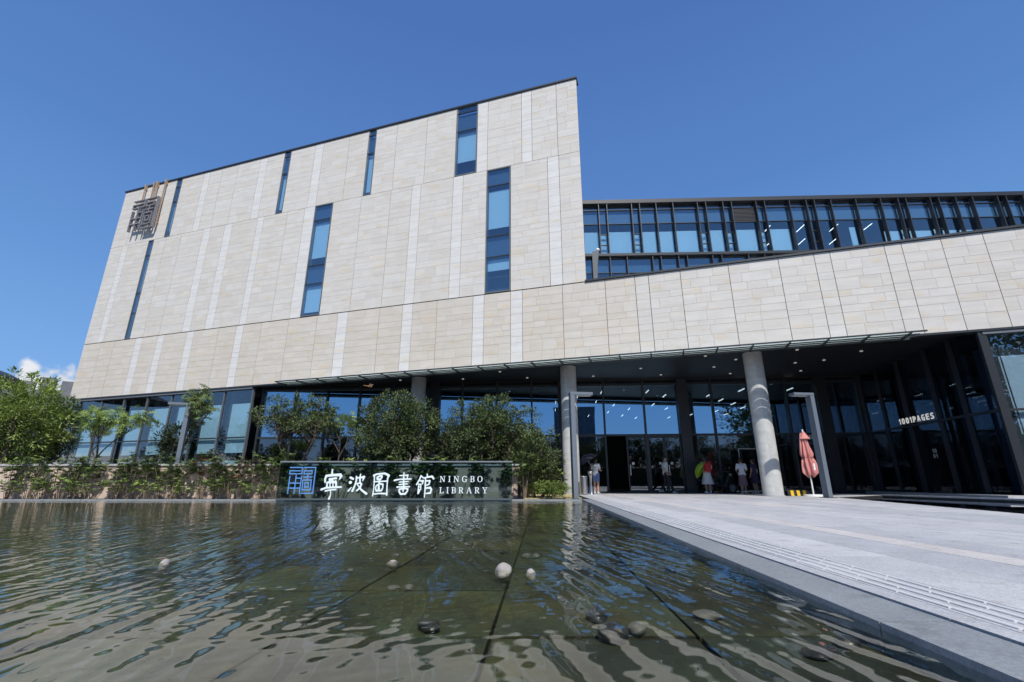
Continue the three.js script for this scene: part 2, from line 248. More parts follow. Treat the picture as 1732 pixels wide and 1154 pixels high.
// slit windows: u0, u1, bottom, top, transom heights, blinds [from, to], opaque panels [from, to]
const WINDOWS = [
  [-31.52, -31.02, Y2 + .02, Y3 - .02, [20.6, 19.4], [[19.35, 17.2]], [[20.65, 21.2]]],
  [-22.02, -21.5, Y2 + .02, Y3 - .02, [20.85, 19.55], [[19.5, 17.0]], [[20.9, 21.2], [19.6, 20.8]]],
  [-15.62, -15.08, Y2 + .02, Y3 - .02, [20.85, 19.55], [[19.5, 16.95]], [[20.9, 21.2], [19.6, 20.8]]],
  [-9.74, -8.43, Y2 + .02, Y3 - .02, [20.85, 19.6], [[19.5, 17.62]], [[20.9, 21.2], [19.65, 20.8]]],
  [-32.92, -32.43, Y1 + .02, Y2 - .02, [15.45, 12.64, 11.23], [[15.4, 12.9]], [[15.5, 16.5], [11.3, 12.55]]],
  [-18.96, -17.66, Y1 + .02, Y2 - .02, [15.57, 12.56, 11.4], [[15.45, 13.12], [11.3, 9.72]], [[15.62, 16.5], [11.45, 12.5]]],
  [-7.82, -6.47, Y1 + .02, Y2 - .02, [15.57, 12.56, 11.4], [[15.35, 13.1], [11.3, 10.7]], [[15.62, 16.5], [11.45, 12.5]]],
];
{
  const R = rng(2024), stones = [];
  const TOP = [[UL], [-35.2], [-33.6], [-31.52, 'w'], [-31.02], [-28.97, 's'], [-28.41], [-27.32], [-25.9], [-24.02, 's'], [-23.41], [-22.02, 'w'], [-21.5], [-19.59, 's'], [-18.96], [-17.02], [-15.62, 'w'], [-15.08], [-13.64], [-11.63], [-9.74, 'w'], [-8.43, 's'], [-7.81], [-5.85, 's'], [-5.28], [-3.9], [UR]];
  const MID = [[UL], [-35.49, 's'], [-34.93], [-32.92, 'w'], [-32.43], [-31.26], [-29.85], [-27.91, 's'], [-27.28], [-26.05, 's'], [-25.41], [-23.37, 's'], [-22.86], [-21.02], [-19.72, 's'], [-18.96, 'w'], [-17.66], [-15.67], [-13.7], [-12.34, 's'], [-11.77], [-9.78, 's'], [-9.19], [-7.82, 'w'], [-6.47], [-4.48, 's'], [-3.88], [UR]];
  const BOT = [[UL], [-35.03], [-33.75], [-31.82, 's'], [-31.22], [-29.89, 's'], [-29.31], [-27.42, 's'], [-26.82], [-24.87], [-23.51, 's'], [-22.96], [-21.63], [-19.7], [-17.75], [-16.4, 's'], [-15.75], [-13.77], [-12.38, 's'], [-11.79], [-10.4], [-8.43, 's'], [-7.84], [-6.47, 's'], [-5.88], [-3.92], [-1.94], [-.62], [-.03], [1.31], [3.24], [5.14], [6.43], [6.99], [8.83], [9.39], [10.64], [11.91], [13.8], [14.4], [16.3], [18.2], [20.1], [20.7], [22.6], [24.5], [26.4], [28.3], [UE]];
  const band = (list, y0, y1, bottom) => {
    const courses = [y0]; let last = 0; while (courses[courses.length - 1] < y1 - .75) { let h; do h = [.30, .36, .42, .48, .60][Math.floor(R() * 5)]; while (h === last); last = h; courses.push(courses[courses.length - 1] + h); }
    if (y1 - courses[courses.length - 1] > .62) courses.push((courses[courses.length - 1] + y1) / 2); courses.push(y1);
    for (let i = 0; i < list.length - 1; i++) {
      const [a, kind] = list[i], b = list[i + 1][0]; if (kind === 'w') continue; const wide = b - a, jl = .011, warm = bottom && a < -1.5;
      const own = courses.map((y, k) => (k && k < courses.length - 1 && wide > .8 && R() < .25) ? y + (R() - .5) * .16 : y), cellTone = Math.floor(R() * 4);
      for (let k = 0; k < own.length - 1; k++) {
        const cuts = [a + jl]; if (wide > 1.0) { let x = a + .35 + R() * .7; while (x < b - .3) { cuts.push(x); x += .5 + R() * .65; } } cuts.push(b - jl);
        for (let q = 0; q < cuts.length - 1; q++) {
          const e = .004, ev = a < -12 ? .0018 : .0032, u0 = cuts[q] + (q ? ev : 0), u1 = cuts[q + 1] - (q < cuts.length - 2 ? ev : 0);
          stones.push({ u0, u1, y0: own[k] + (k ? e : .011), y1: own[k + 1] - (k < own.length - 2 ? e : .011), pale: kind === 's', warm, tone: R() < .45 ? cellTone : Math.floor(R() * 5), p: R() * .004, ox: R() * 5, oy: R() * 5 });
        }
      }
    }
  };
  band(TOP, Y2, Y3 - .05); band(MID, Y1, Y2); band(BOT, Y0, Y1 - .03, true);
  const matOf = (s) => s.pale ? paleStone[s.tone % 2] : s.warm ? warmTones[s.tone % 4] : stoneTones[s.tone % 5];
  for (const s of stones) { const u = (s.u0 + s.u1) / 2, y = (s.y0 + s.y1) / 2; const X = 20 * SA + u * CA, Z = 20 * CA - u * SA, d2 = X * X + Z * Z + (y - .5) ** 2; s.g = box(s.u0, s.u1, s.y0, s.y1, -.04, s.p, s.ox, s.oy); s.size = u > 13.2 ? 0 : (s.u1 - s.u0) * (s.y1 - s.y0) / d2 ** 1.5; }
  stones.sort((a, b) => b.size - a.size);
  const wall = sub('stone_facade', LIB);
  stones.slice(0, 296).forEach((s) => part('stone_panel', s.g, matOf(s), wall));
  const mats = [...stoneTones, ...paleStone, ...warmTones], rest = stones.slice(296);
  const far = part('far_stone_panels', mergeGeometries(mats.map((m) => merged(rest.filter((s) => matOf(s) === m).map((s) => s.g))), true), mats, wall); far.userData.kind = 'stuff';
  // backing behind the panels, with the window openings cut out
  const sh = new THREE.Shape([[UL + .02, Y0 + .02], [UE, Y0 + .02], [UE, Y1 - .06], [UR - .02, Y1 - .06], [UR - .02, Y3 - .08], [UL + .02, Y3 - .08]].map(([x, y]) => new THREE.Vector2(x, y)));
  for (const [a, b, y0, y1] of WINDOWS) sh.holes.push(new THREE.Path([[a + .015, y0 + .01], [a + .015, y1 - .06], [b - .015, y1 - .06], [b - .015, y0 + .01]].map(([x, y]) => new THREE.Vector2(x, y))));
  part('backing', metric(new THREE.ExtrudeGeometry(sh, { depth: .1, bevelEnabled: false }).translate(0, 0, -.165)), membrane, wall);
  // copings
  part('coping', box(UL - .05, UR + .03, Y3 - .045, Y3 + .05, -.5, .07), darkMetal, LIB);
  part('coping', box(UR - .06, UE, Y1 - .025, Y1 + .06, -.4, .07), darkMetal, LIB);
  part('bottom_trim', box(UL, -19.1, Y0 - .07, Y0 - .004, -.3, .012), darkMetal, LIB); part('bottom_trim', box(9.1, UE, Y0 - .07, Y0 - .004, -.3, .012), darkMetal, LIB);
  // mass behind
  part('core', prism([[UL + .05, -.75], [UR - .5, -.75], [UR - 6.3, -15.9], [UL + .05, -15.9]], 6.35, Y3 - .1), room, LIB);
  part('side_wall', prism([[UR - .07, -.042], [UR - .01, -.042], [UR - 6.1, -16], [UR - 6.2, -16]], Y1 + .06, Y3 - .1), stoneTones[1], LIB); part('side_wall', box(UL + .01, UL + .05, Y0, Y3 - .1, -16, -.042), stoneTones[1], LIB);
  part('parapet_back', box(UR, UE, 8.6, Y1 - .05, -.45, -.2), concrete, LIB);
}
for (const [a, b, y0, y1, tr, blinds, opaque] of WINDOWS) {
  const w = sub('window', LIB), f = b - a < .8 ? .04 : .055, e = .006, fr = [];
  fr.push(box(a + e, a + f, y0, y1, -.3, .02), box(b - f, b - e, y0, y1, -.3, .02), box(a + f, b - f, y0, y0 + f, -.3, .02), box(a + f, b - f, y1 - f, y1, -.3, .02));
  part('frame', merged(fr), frameGrey, w);
  for (const t of tr) part('transom', box(a + f, b - f, t - .025, t + .025, -.1, .0), darkMetal, w);
  const ys = [y0 + f, ...[...tr].reverse(), y1 - f];
  for (let k = 0; k < ys.length - 1; k++) part('pane', box(a + f, b - f, ys[k] + .026, ys[k + 1] - .026, -.035, -.02), glass, w);
  for (const [s, t] of blinds) part('blind', box(a + f + .02, b - f - .02, Math.min(s, t), Math.max(s, t), -.2, -.19), blindMat, w);
  for (const [s, t] of opaque) part('spandrel_panel', box(a + f + .005, b - f - .005, s, t, -.16, -.14), spandrel, w);
}
// glazed front under the stone, left of the entrance: mullions every two metres, a dark strip beside each, pale blinds between
function frontGlazing(name, us, yTop, low, pane, strip) {
  const g = sub(name, LIB), zt = 2.86;
  part('sill', box(us[0], us[us.length - 1], -.3, low, -.4, -.05), concrete, g); part('head', box(us[0], us[us.length - 1], yTop - .1, yTop, -.3, -.02), frameGrey, g);
  us.forEach((u) => part('mullion', box(u - .03, u + .03, low, yTop - .1, -.24, -.1), frameGrey, g));
  for (let k = 0; k < us.length - 1; k++) {
    const a = us[k] + .03, b = us[k + 1] - .03;
    part('transom', box(a, b, zt - .035, zt + .035, -.22, -.12), darkMetal, g);
    part('pane', box(a, b, low, zt - .036, -.18, -.165), pane, g); part('pane', box(a, b, zt + .036, yTop - .1, -.18, -.165), pane, g);
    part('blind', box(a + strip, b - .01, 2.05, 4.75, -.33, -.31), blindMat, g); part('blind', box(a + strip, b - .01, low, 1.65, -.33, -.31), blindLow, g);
    if (strip > .1) part('inner_column', box(a + .06, a + .46, low, yTop - .1, -.9, -.55), std(RGB(.08, .085, .09), .8), g);
  }
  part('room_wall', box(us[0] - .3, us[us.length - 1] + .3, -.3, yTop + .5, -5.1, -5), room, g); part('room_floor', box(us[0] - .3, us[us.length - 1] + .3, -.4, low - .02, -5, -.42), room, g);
}
frontGlazing('street_front', [-36.66, -35.72, -33.72, -31.72, -29.72, -27.72, -25.7, -23.66, -21.6], Y0 - .08, .45, glassLeft, .5);
frontGlazing('shop_front', [11.05, 13.1, 15.1, 17.1, 19.1, 21.1, 23.1, 25.1, 27.1], Y0 - .08, .12, glassShop, .02);
part('end_wall', box(UL + .02, UL + .3, -.4, Y0, -8, -.1), concrete, LIB);

// entrance glazing, set back under the upper floors and turned against the facade
function wallAlong(name, P, Q) { const a = toU(...P), b = toU(...Q), g = sub(name, LIB), du = b[0] - a[0], dw = b[1] - a[1]; g.position.set(a[0], 0, a[1]); g.rotation.y = Math.atan2(-dw, du); return [g, Math.hypot(du, dw)]; }
const EA = [-14.15, 26.32], EB = [17.75, 23.68], SOF = 5.76;
{
  const [g, L] = wallAlong('entrance_glazing', EA, EB), kx = L / (EB[0] - EA[0]), at = (X) => (X - EA[0]) * kx;
  const xs = [-14.15, -12.2, -10.36, -8.49, -6.6, -4.22, -2.71, -.82, 1.06, 2.73, 4.87, 6.96, 8.94, 10.47, 12.36, 14.2, 15.9, 17.7], fat = [-4.22, 2.73, 8.94, 15.9], t = 2.86;
  for (const X of xs) if (fat.includes(X)) part('pilaster', box(at(X) - .26, at(X) + .26, 0, SOF, -.35, .2), dark, g); else part('mullion', box(at(X) - .045, at(X) + .045, X > 4.8 && X < 8.9 && X !== 6.96 && X !== 4.87 ? t : 0, SOF - .02, -.16, .06), darkMetal, g);
  for (let k = 0; k < xs.length - 1; k++) {
    const w = (X) => fat.includes(X) ? .262 : .047, a = at(xs[k]) + w(xs[k]), b = at(xs[k + 1]) - w(xs[k + 1]);
    part('transom', box(a, b, t - .05, t + .05, -.14, .05), darkMetal, g); part('transom', box(a, b, SOF - .3, SOF - .18, -.14, .05), darkMetal, g);
    part('pane', box(a, b, t + .052, SOF - .302, -.05, -.034), glassEntry, g);
    const doors = xs[k] >= 4.8 && xs[k] < 8.9;
    if (!doors) { part('pane', box(a, b, .06, t - .052, -.05, -.034), glassDoor, g); part('sill', box(a, b, -.02, .058, -.12, .04), darkMetal, g); }
    else for (let d = 0; d < 2; d++) {   // two leaves, the first one slid open
      const m = (a + b) / 2, x0 = d ? m + .01 : a, x1 = d ? b : m - .01; if (k === 10 && d === 0) continue; const leaf = sub('door', g);
      part('door_frame', merged([box(x0, x0 + .07, .02, t - .06, -.09, -.02), box(x1 - .07, x1, .02, t - .06, -.09, -.02), box(x0 + .07, x1 - .07, .02, .14, -.09, -.02), box(x0 + .07, x1 - .07, t - .16, t - .06, -.09, -.02)]), darkMetal, leaf);
      part('door_pane', box(x0 + .07, x1 - .07, .14, t - .16, -.06, -.046), glassDoor, leaf);
      part('door_handle', box(d ? x0 + .1 : x1 - .13, d ? x0 + .13 : x1 - .1, .85, 1.35, -.018, .04), steel, leaf);
      part('sticker', box(d ? x0 + .22 : x1 - .34, d ? x0 + .34 : x1 - .22, 1.38, 1.5, -.045, -.042), std(RGB(.7, .72, .74), .6), leaf);
    }
  }
  // the hall behind
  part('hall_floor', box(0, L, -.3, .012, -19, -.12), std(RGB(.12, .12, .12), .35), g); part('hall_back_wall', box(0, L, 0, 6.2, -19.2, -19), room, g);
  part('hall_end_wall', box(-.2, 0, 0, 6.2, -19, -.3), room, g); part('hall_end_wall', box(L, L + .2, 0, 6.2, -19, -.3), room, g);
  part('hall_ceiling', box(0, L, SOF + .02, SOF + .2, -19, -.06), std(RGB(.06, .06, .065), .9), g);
  part('reception_desk', box(at(9.5), at(13), 0, 1.1, -9.2, -8.4), std(RGB(.10, .085, .07), .6), g);
  const R = rng(8); for (let i = 0; i < 11; i++) for (let j = 0; j < 4; j++) { const x = at(2.4 + i * 1.28), z = -1.6 - j * 3.3 - (i % 2) * 1.5; if ((i + j * 2) % 3 === 0) continue; const l = sub('ceiling_light', g); part('light_tube', box(x - .022, x + .022, SOF - .35, SOF - .31, z - .42, z + .42), glow, l); part('light_housing', box(x - .04, x + .04, SOF - .308, SOF + .018, z - .5, z + .5), dark, l); }
}
// side wall of the shop beside the entrance
const font = await new FontLoader().loadAsync('fonts/droid/droid_sans_bold.typeface.json');
const serif = await new FontLoader().loadAsync('fonts/droid/droid_serif_regular.typeface.json');
function textGeo(str, f, h, depth, width) { const g = new TextGeometry(str, { font: f, size: h, depth, curveSegments: 4, bevelEnabled: false }); g.computeBoundingBox(); const b = g.boundingBox, w = b.max.x - b.min.x; g.translate(-b.min.x, 0, 0); if (width) g.scale(width / w, 1, 1); return g; }
{
  const P = [16.5, 15.75], Q = [17.72, 23.5], [g, L] = wallAlong('shop_side_glazing', Q, P);  // from the inner corner to the front corner
  const xs = [.05, 1.5, 3.1, 4.95, 6.35, L - .05], t = 2.86, th = [.1, .08, .12, .1, .1, .06];
  xs.forEach((x, k) => part('mullion', box(x - th[k], x + th[k], .1, SOF, -.25, .015), dark, g));
  for (let k = 0; k < xs.length - 1; k++) {
    const a = xs[k] + th[k] + .002, b = xs[k + 1] - th[k + 1] - .002;
    part('transom', box(a, b, t - .04, t + .04, -.14, .03), darkMetal, g); part('pane', box(a, b, t + .042, SOF - .05, -.06, -.045), glassCafe, g); part('pane', box(a, b, .12, t - .042, -.06, -.045), glassCafe, g);
    part('blind', box(a + .12, b - .05, k === 2 ? t : .14, 5.2, -.62, -.6), std(RGB(.09, .12, .14), .9), g);
  }
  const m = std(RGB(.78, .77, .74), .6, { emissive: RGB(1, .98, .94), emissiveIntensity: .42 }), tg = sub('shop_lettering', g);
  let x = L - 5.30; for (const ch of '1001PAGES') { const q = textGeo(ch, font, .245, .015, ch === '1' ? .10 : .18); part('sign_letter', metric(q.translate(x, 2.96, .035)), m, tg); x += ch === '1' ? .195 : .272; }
  const dm = std(RGB(.45, .5, .47), .6), lg = sub('door_mark', g);
  for (const [c, dx, dy] of [['1', 0, .2], ['0', .13, .2], ['0', 0, 0], ['1', .15, 0]]) part('letter', metric(textGeo(c, font, .16, .004).translate(L - 3.82 + dx, 1.45 + dy, -.042)), dm, lg);
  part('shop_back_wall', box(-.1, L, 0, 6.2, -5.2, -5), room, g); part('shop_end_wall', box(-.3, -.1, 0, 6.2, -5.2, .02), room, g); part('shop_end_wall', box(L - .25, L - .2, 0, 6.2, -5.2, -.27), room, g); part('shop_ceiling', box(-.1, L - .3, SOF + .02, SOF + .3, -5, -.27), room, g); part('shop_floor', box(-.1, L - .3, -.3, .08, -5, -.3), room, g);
}
// soffit over the forecourt with downlights
{
  const pts = [toU(-13.95, 26.2), [-21.5, -.06], [11.1, -.06], toU(17.75, 23.6)], R = rng(3), s = new THREE.Shape(pts.map(([u, w]) => new THREE.Vector2(u, -w)));
  const g = new THREE.ExtrudeGeometry(s, { depth: .5, bevelEnabled: false }).rotateX(-Math.PI / 2).translate(0, SOF + .012, 0); g.computeVertexNormals();
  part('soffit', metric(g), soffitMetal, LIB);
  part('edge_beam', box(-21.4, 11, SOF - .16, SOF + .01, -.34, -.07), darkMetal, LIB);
  for (const [X, Z] of [[-6, 24.6], [-2.6, 24.3], [.8, 24.0], [4.2, 23.6], [7.6, 23.3], [11, 23.0], [14.2, 22.4], [-.6, 22.6], [2.8, 22.3], [6.2, 21.9], [9.6, 21.6], [13, 20.8], [5, 20.4], [8.4, 19.6], [11.8, 18.6], [14.6, 18.8], [10, 20.2], [14, 20.3]]) { const [u, w] = toU(X, Z); part('downlight', new THREE.CylinderGeometry(.06, .06, .03, 14).translate(u, SOF - .003, w), glowDim, LIB); }
}
// canopy of steel brackets and frosted glass blades along the lower edge of the stone
{
  const c = sub('canopy', LIB), u0 = -19.12, u1 = 9.05, y = 5.50, n = 22, step = (u1 - .45 - u0) / n, fr = new THREE.MeshPhysicalMaterial({ color: RGB(.80, .88, .86), roughness: 1, transmission: .8, thickness: 0 });
  part('front_rail', box(u0, u1, y + .03, y + .085, .89, .93), darkMetal, c); part('rear_rail', box(u0, u1 - .2, y - .02, y + .1, .03, .11), darkMetal, c);
  part('middle_rail', box(u0, u1 - .1, y + .015, y + .055, .60, .64), darkMetal, c); part('middle_rail', box(u0, u1 - .1, y + .015, y + .055, .34, .38), darkMetal, c);
  for (let k = 0; k <= n; k++) { const u = u0 + .02 + k * step, s = new THREE.Shape([[.0, -.03], [.93, .03], [.93, .08], [0, .11]].map(([a, b]) => new THREE.Vector2(a, b))), g = new THREE.ExtrudeGeometry(s, { depth: .04, bevelEnabled: false }).rotateY(-Math.PI / 2).translate(u + .02, y, .015); part('bracket', metric(g), darkMetal, c); }
  for (let k = 0; k < n; k++) { const a = u0 + .02 + k * step + .03, b = a + step - .06; for (const [w0, w1] of [[.655, .875], [.395, .585], [.13, .325]]) part('glass_blade', box(a, b, y + .06, y + .075, w0, w1), fr, c); }
}
// columns
for (let k = -1; k < 2; k++) { const X = 2.66 + k * 7.55, Z = 21.65 - k * 2.47, [u, w] = toU(X, Z), q = sub('column', LIB); const g = new THREE.CylinderGeometry(.37, .37, SOF + .3, 40, 1); g.translate(u, (SOF - .3) / 2, w); const uv = g.attributes.uv; for (let i = 0; i < uv.count; i++) uv.setXY(i, uv.getX(i) * 2.3, uv.getY(i) * 6); part('shaft', g, concrete, q); part('base_ring', new THREE.CylinderGeometry(.42, .42, .03, 40).translate(u, .016, w), slabTones[3], q); }

// glazed upper wing set back behind the terrace
{
  const fz = (X) => 31.8 - .0365 * X, A = [3.4, fz(3.4)], B = [62, fz(62)], [g, L] = wallAlong('glazed_wing', A, B), at = (X) => (X - A[0]) * L / (B[0] - A[0]);
  const R = rng(41), fins = [5.4, 6.64, 7.27, 9.15, 9.75, 11.0, 12.28, 14.12, 14.75, 16.03, 16.67, 18.5, 19.14, 20.99, 22.23, 22.83, 24.05, 25.89, 27.7, 28.98, 29.55, 31.33, 31.94, 33.17, 34.38, 36.19, 36.81, 38.05, 39.9, 41.1, 41.7, 43.6];
  const low = [4.2, 5.99, 7.27, 8.52, 10.39, 11.0, 12.28, 12.91, 14.75, 15.4, 17.32, 18.51, 19.16, 21, 22.2, 24];
  part('roof', box(0, L, 21.0, 21.31, -8, .33), dark, g); part('roof', box(0, L, 20.8, 21.0, -8, -.06), dark, g);
  part('floor_slab', box(0, L, 16.56, 16.76, -8, .31), darkMetal, g); part('back_wall', box(0, L, 8.4, 21, -6.2, -6), roomLight, g);
  part('terrace', prism([[UR - .3, -.46], [UE, -.46], toU(50, 30), toU(3.4, 31.6)], 8.2, 8.55), concrete, LIB);
  for (let k = 0; k < fins.length; k++) {
    const x = at(fins[k]); part('fin', box(x - .028, x + .028, 16.76, 21.0, -.02, .3), finMetal, g);
    if (k === fins.length - 1) break;
    const a = x + .03, b = at(fins[k + 1]) - .03, narrow = b - a < .75;
    const rows = narrow ? [16.78, 17.59, 18.49, 19.38, 20.58, 20.98] : [16.78, 19.38, 20.58, 20.98];
    for (let r = 0; r < rows.length - 1; r++) {
      if (r) part('transom', box(a, b, rows[r] - .02, rows[r] + .02, -.1, .03), darkMetal, g);
      const louvre = !narrow && r === 1 && Math.abs(fins[k] - 16.67) < .01;
      if (louvre) { for (let q = 0; q < 10; q++) part('louvre_slat', box(a, b, rows[r] + .03 + q * .115, rows[r] + .1 + q * .115, -.1, -.02), dark, g); continue; }
      part('pane', box(a, b, rows[r] + .022, rows[r + 1] - .022, -.06, -.045), glass, g);
      if (rows[r + 1] > 19.5) part('spandrel_panel', box(a, b, rows[r] + .03, rows[r + 1] - .03, -.2, -.18), std(RGB(.11, .17, .235), .7), g);
    }
    const X = fins[k]; const open = X > 19.5 && X < 27.6; const bt = 18.85 - (X > 9 && X < 12 ? .03 : 0) - (X > 27 ? .35 : 0);
    if (!open) part('blind', box(a + .1, b - .02, 16.8, narrow ? 18.6 : bt, -.32, -.3), blindMat, g); else if (Math.abs(X - 24.05) < .1) part('blind', box(b - .5, b - .05, 16.8, 18.9, -.32, -.3), blindMat, g);
  }
  for (let k = 0; k < low.length; k++) {
    const x = at(low[k]); part('fin', box(x - .028, x + .028, 8.56, 16.5, -.02, .27), finMetal, g);
    if (k === low.length - 1) break; const a = x + .03, b = at(low[k + 1]) - .03;
    for (const [p, q] of [[8.56, 12], [12.04, 15.3], [15.34, 16.5]]) { part('pane', box(a, b, p, q - .02, -.06, -.045), glass, g); part('transom', box(a, b, q - .018, q + .018, -.1, .03), darkMetal, g); }
    part('spandrel_panel', box(a, b, 15.36, 16.46, -.2, -.18), std(RGB(.07, .12, .19), .7), g);
  }
  for (let i = 0; i < 7; i++) { const l = sub('ceiling_light', g), x = at(20.3 + i * 1.3); part('light_tube', box(x - .018, x + .018, 19.87, 19.9, -1.5 - (i % 2) * 2.2 - 1.1, -1.5 - (i % 2) * 2.2), glow, l); part('light_housing', box(x - .04, x + .04, 19.9, 20.8, -2.5 - (i % 2) * 2.2, -1.6 - (i % 2) * 2.2), dark, l); }
}
const CHARACTER_STROKES = [[[[-5.41,0.87,0.0196],[-5.41,0.74,0.0261]],[[-5.59,0.51,0.0229],[-5.6,0.6,0.0294],[-5.57,0.69,0.0359],[-5.38,0.71,0.0359],[-5.16,0.72,0.0425],[-5.13,0.68,0.0392],[-5.17,0.59,0.0163]],[[-5.47,0.6,0.0278],[-5.27,0.62,0.0294]],[[-5.47,0.54,0.0212],[-5.39,0.58,0.0245],[-5.35,0.53,0.0229]],[[-5.31,0.53,0.0196],[-5.28,0.55,0.0196]],[[-5.52,0.5,0.0294],[-5.27,0.51,0.0327]],[[-5.53,0.48,0.0261],[-5.52,0.37,0.0261]],[[-5.44,0.48,0.018],[-5.43,0.37,0.018]],[[-5.35,0.48,0.018],[-5.34,0.37,0.018]],[[-5.26,0.49,0.0278],[-5.25,0.37,0.0245]],[[-5.68,0.3,0.0294],[-5.54,0.35,0.0278],[-5.34,0.36,0.0278],[-5.1,0.37,0.0261]],[[-5.55,0.26,0.0261],[-5.41,0.29,0.0212],[-5.25,0.3,0.0229]],[[-5.4,0.28,0.0147],[-5.39,0.14,0.0163],[-5.42,0.04,0.031
  ]]],[[[-4.84,0.64,0.0327],[-4.76,0.6,0.0294]],[[-4.84,0.5,0.0441],[-4.83,0.5,0.0441]],[[-4.87,0.26,0.0261],[-4.79,0.36,0.0131]],[[-4.67,0.68,0.018],[-4.66,0.56,0.0261],[-4.69,0.42,0.0245],[-4.75,0.26,0.0327]],[[-4.67,0.63,0.0229],[-4.55,0.64,0.0261],[-4.44,0.66,0.0359],[-4.47,0.55,0.0147]],[[-4.55,0.74,0.0147],[-4.56,0.64,0.0278],[-4.55,0.53,0.0261]],[[-4.65,0.46,0.0196],[-4.54,0.49,0.0261],[-4.5,0.45,0.0278],[-4.53,0.35,0.0261],[-4.62,0.27,0.0245]],[[-4.61,0.43,0.0163],[-4.49,0.29,0.0261],[-4.33,0.18,0.0327
  ]]],[[[-4.15,0.7,0.0283],[-4.06,0.74,0.0257],[-3.82,0.76,0.0283],[-3.7,0.7,0.0335],[-3.73,0.61,0.0219],[-3.73,0.41,0.018],[-3.72,0.14,0.0219]],[[-4.13,0.72,0.0232],[-4.12,0.54,0.018],[-4.12,0.31,0.0167],[-4.14,0.12,0.0167]],[[-4.13,0.17,0.0206],[-3.94,0.19,0.0219],[-3.72,0.18,0.0257]],[[-4.04,0.65,0.0283],[-3.98,0.68,0.0283],[-3.91,0.69,0.0283],[-3.9,0.65,0.0232],[-3.94,0.59,0.0257],[-4.03,0.59,0.0283],[-4.04,0.65,0.0283]],[[-4.13,0.52,0.0193],[-3.76,0.54,0.0206]],[[-3.97,0.59,0.0232],[-3.97,0.46,0.0219]],[[-4.05,0.41,0.0193],[-3.97,0.46,0.0232],[-3.86,0.45,0.0245],[-3.85,0.35,0.018],[-3.89,0.27,0.0257],[-4.04,0.26,0.0232],[-4.07,0.34,0.0193],[-4.05,0.41,0.0193]],[[-3.98,0.41,0.0283],[-3.97,0.3,0.0335
  ]]],[[[-3.25,0.78,0.0154],[-3.25,0.63,0.0219],[-3.23,0.36,0.0219]],[[-3.37,0.7,0.018],[-3.24,0.7,0.018],[-3.13,0.71,0.0232],[-3.14,0.62,0.0167]],[[-3.52,0.56,0.0257],[-3.38,0.59,0.0206],[-3.03,0.6,0.0219]],[[-3.37,0.51,0.018],[-3.11,0.53,0.018]],[[-3.37,0.44,0.0193],[-3.13,0.46,0.018]],[[-3.43,0.37,0.0219],[-3.06,0.38,0.0206]],[[-3.35,0.31,0.0257],[-3.23,0.33,0.0206],[-3.11,0.32,0.0257],[-3.11,0.26,0.0206],[-3.17,0.18,0.0283],[-3.31,0.17,0.0283],[-3.36,0.24,0.0232],[-3.35,0.31,0.0257]],[[-3.24,0.33,0.0283],[-3.24,0.25,0.0193
  ]]],[[[-2.73,0.69,0.0232],[-2.77,0.58,0.0232],[-2.85,0.44,0.0219]],[[-2.73,0.69,0.0167],[-2.65,0.63,0.0206],[-2.58,0.64,0.018]],[[-2.74,0.54,0.0206],[-2.66,0.55,0.0283],[-2.68,0.46,0.018]],[[-2.79,0.45,0.0193],[-2.72,0.45,0.0167],[-2.72,0.3,0.0154]],[[-2.78,0.45,0.018],[-2.79,0.3,0.0193],[-2.79,0.19,0.0257],[-2.75,0.25,0.0154]],[[-2.78,0.37,0.0142],[-2.72,0.37,0.0129]],[[-2.78,0.29,0.018],[-2.73,0.29,0.0167]],[[-2.55,0.74,0.018],[-2.54,0.68,0.018]],[[-2.62,0.62,0.0193],[-2.56,0.65,0.0232],[-2.4,0.67,0.0309],[-2.35,0.61,0.027]],[[-2.59,0.59,0.0206],[-2.59,0.29,0.0206],[-2.6,0.08,0.0129]],[[-2.58,0.54,0.0206],[-2.46,0.55,0.0232],[-2.48,0.45,0.0219],[-2.58,0.41,0.0167]],[[-2.57,0.34,0.0219],[-2.44,0.35,0.0335],[-2.4,0.3,0.0232],[-2.43,0.2,0.0283],[-2.56,0.19,0.018]]]];
// emblem of bronze bars hung in front of the stone at the upper left corner; the same seal is on the pool sign
// seal strokes on a unit field (x right, y down): [x0, y0, x1, y1]
const SEAL = [[.0, .0, .48, .0], [.48, .0, .48, .245], [.48, .245, .33, .245], [.0, .13, .41, .13], [.0, .13, .0, .245], [.0, .245, .265, .245], [.265, .245, .265, 1], [.02, .345, .02, 1], [.48, .355, .48, 1], [.265, .42, .48, .42], [.02, .61, .48, .61], [.02, .80, .48, .80],
  [.56, .0, 1, .0], [1, .0, 1, 1], [.56, 1, 1, 1], [.57, .13, .88, .13], [.88, .13, .88, .25], [.57, .25, .88, .25], [.57, .13, .57, .25], [.725, .25, .725, .49], [.56, .37, .89, .37], [.56, .49, .885, .49], [.885, .49, .885, .87], [.56, .87, .885, .87], [.56, .49, .56, .87], [.65, .60, .795, .60], [.795, .60, .795, .76], [.65, .76, .795, .76], [.65, .60, .65, .76]];
function sealBars(parent, x, y, w, h, z0, z1, t, m, name) { for (const [a, b, c, d] of SEAL) { const x0 = x + Math.min(a, c) * w - t / 2, x1 = x + Math.max(a, c) * w + t / 2, y1 = y - Math.min(b, d) * h + t / 2, y0 = y - Math.max(b, d) * h - t / 2, hz = b === d; part(name, box(x0 + (hz ? 0 : .0015), x1 - (hz ? 0 : .0015), y0, y1, z0 + (hz ? 0 : .0015), z1 - (hz ? 0 : .0015)), m, parent); } }
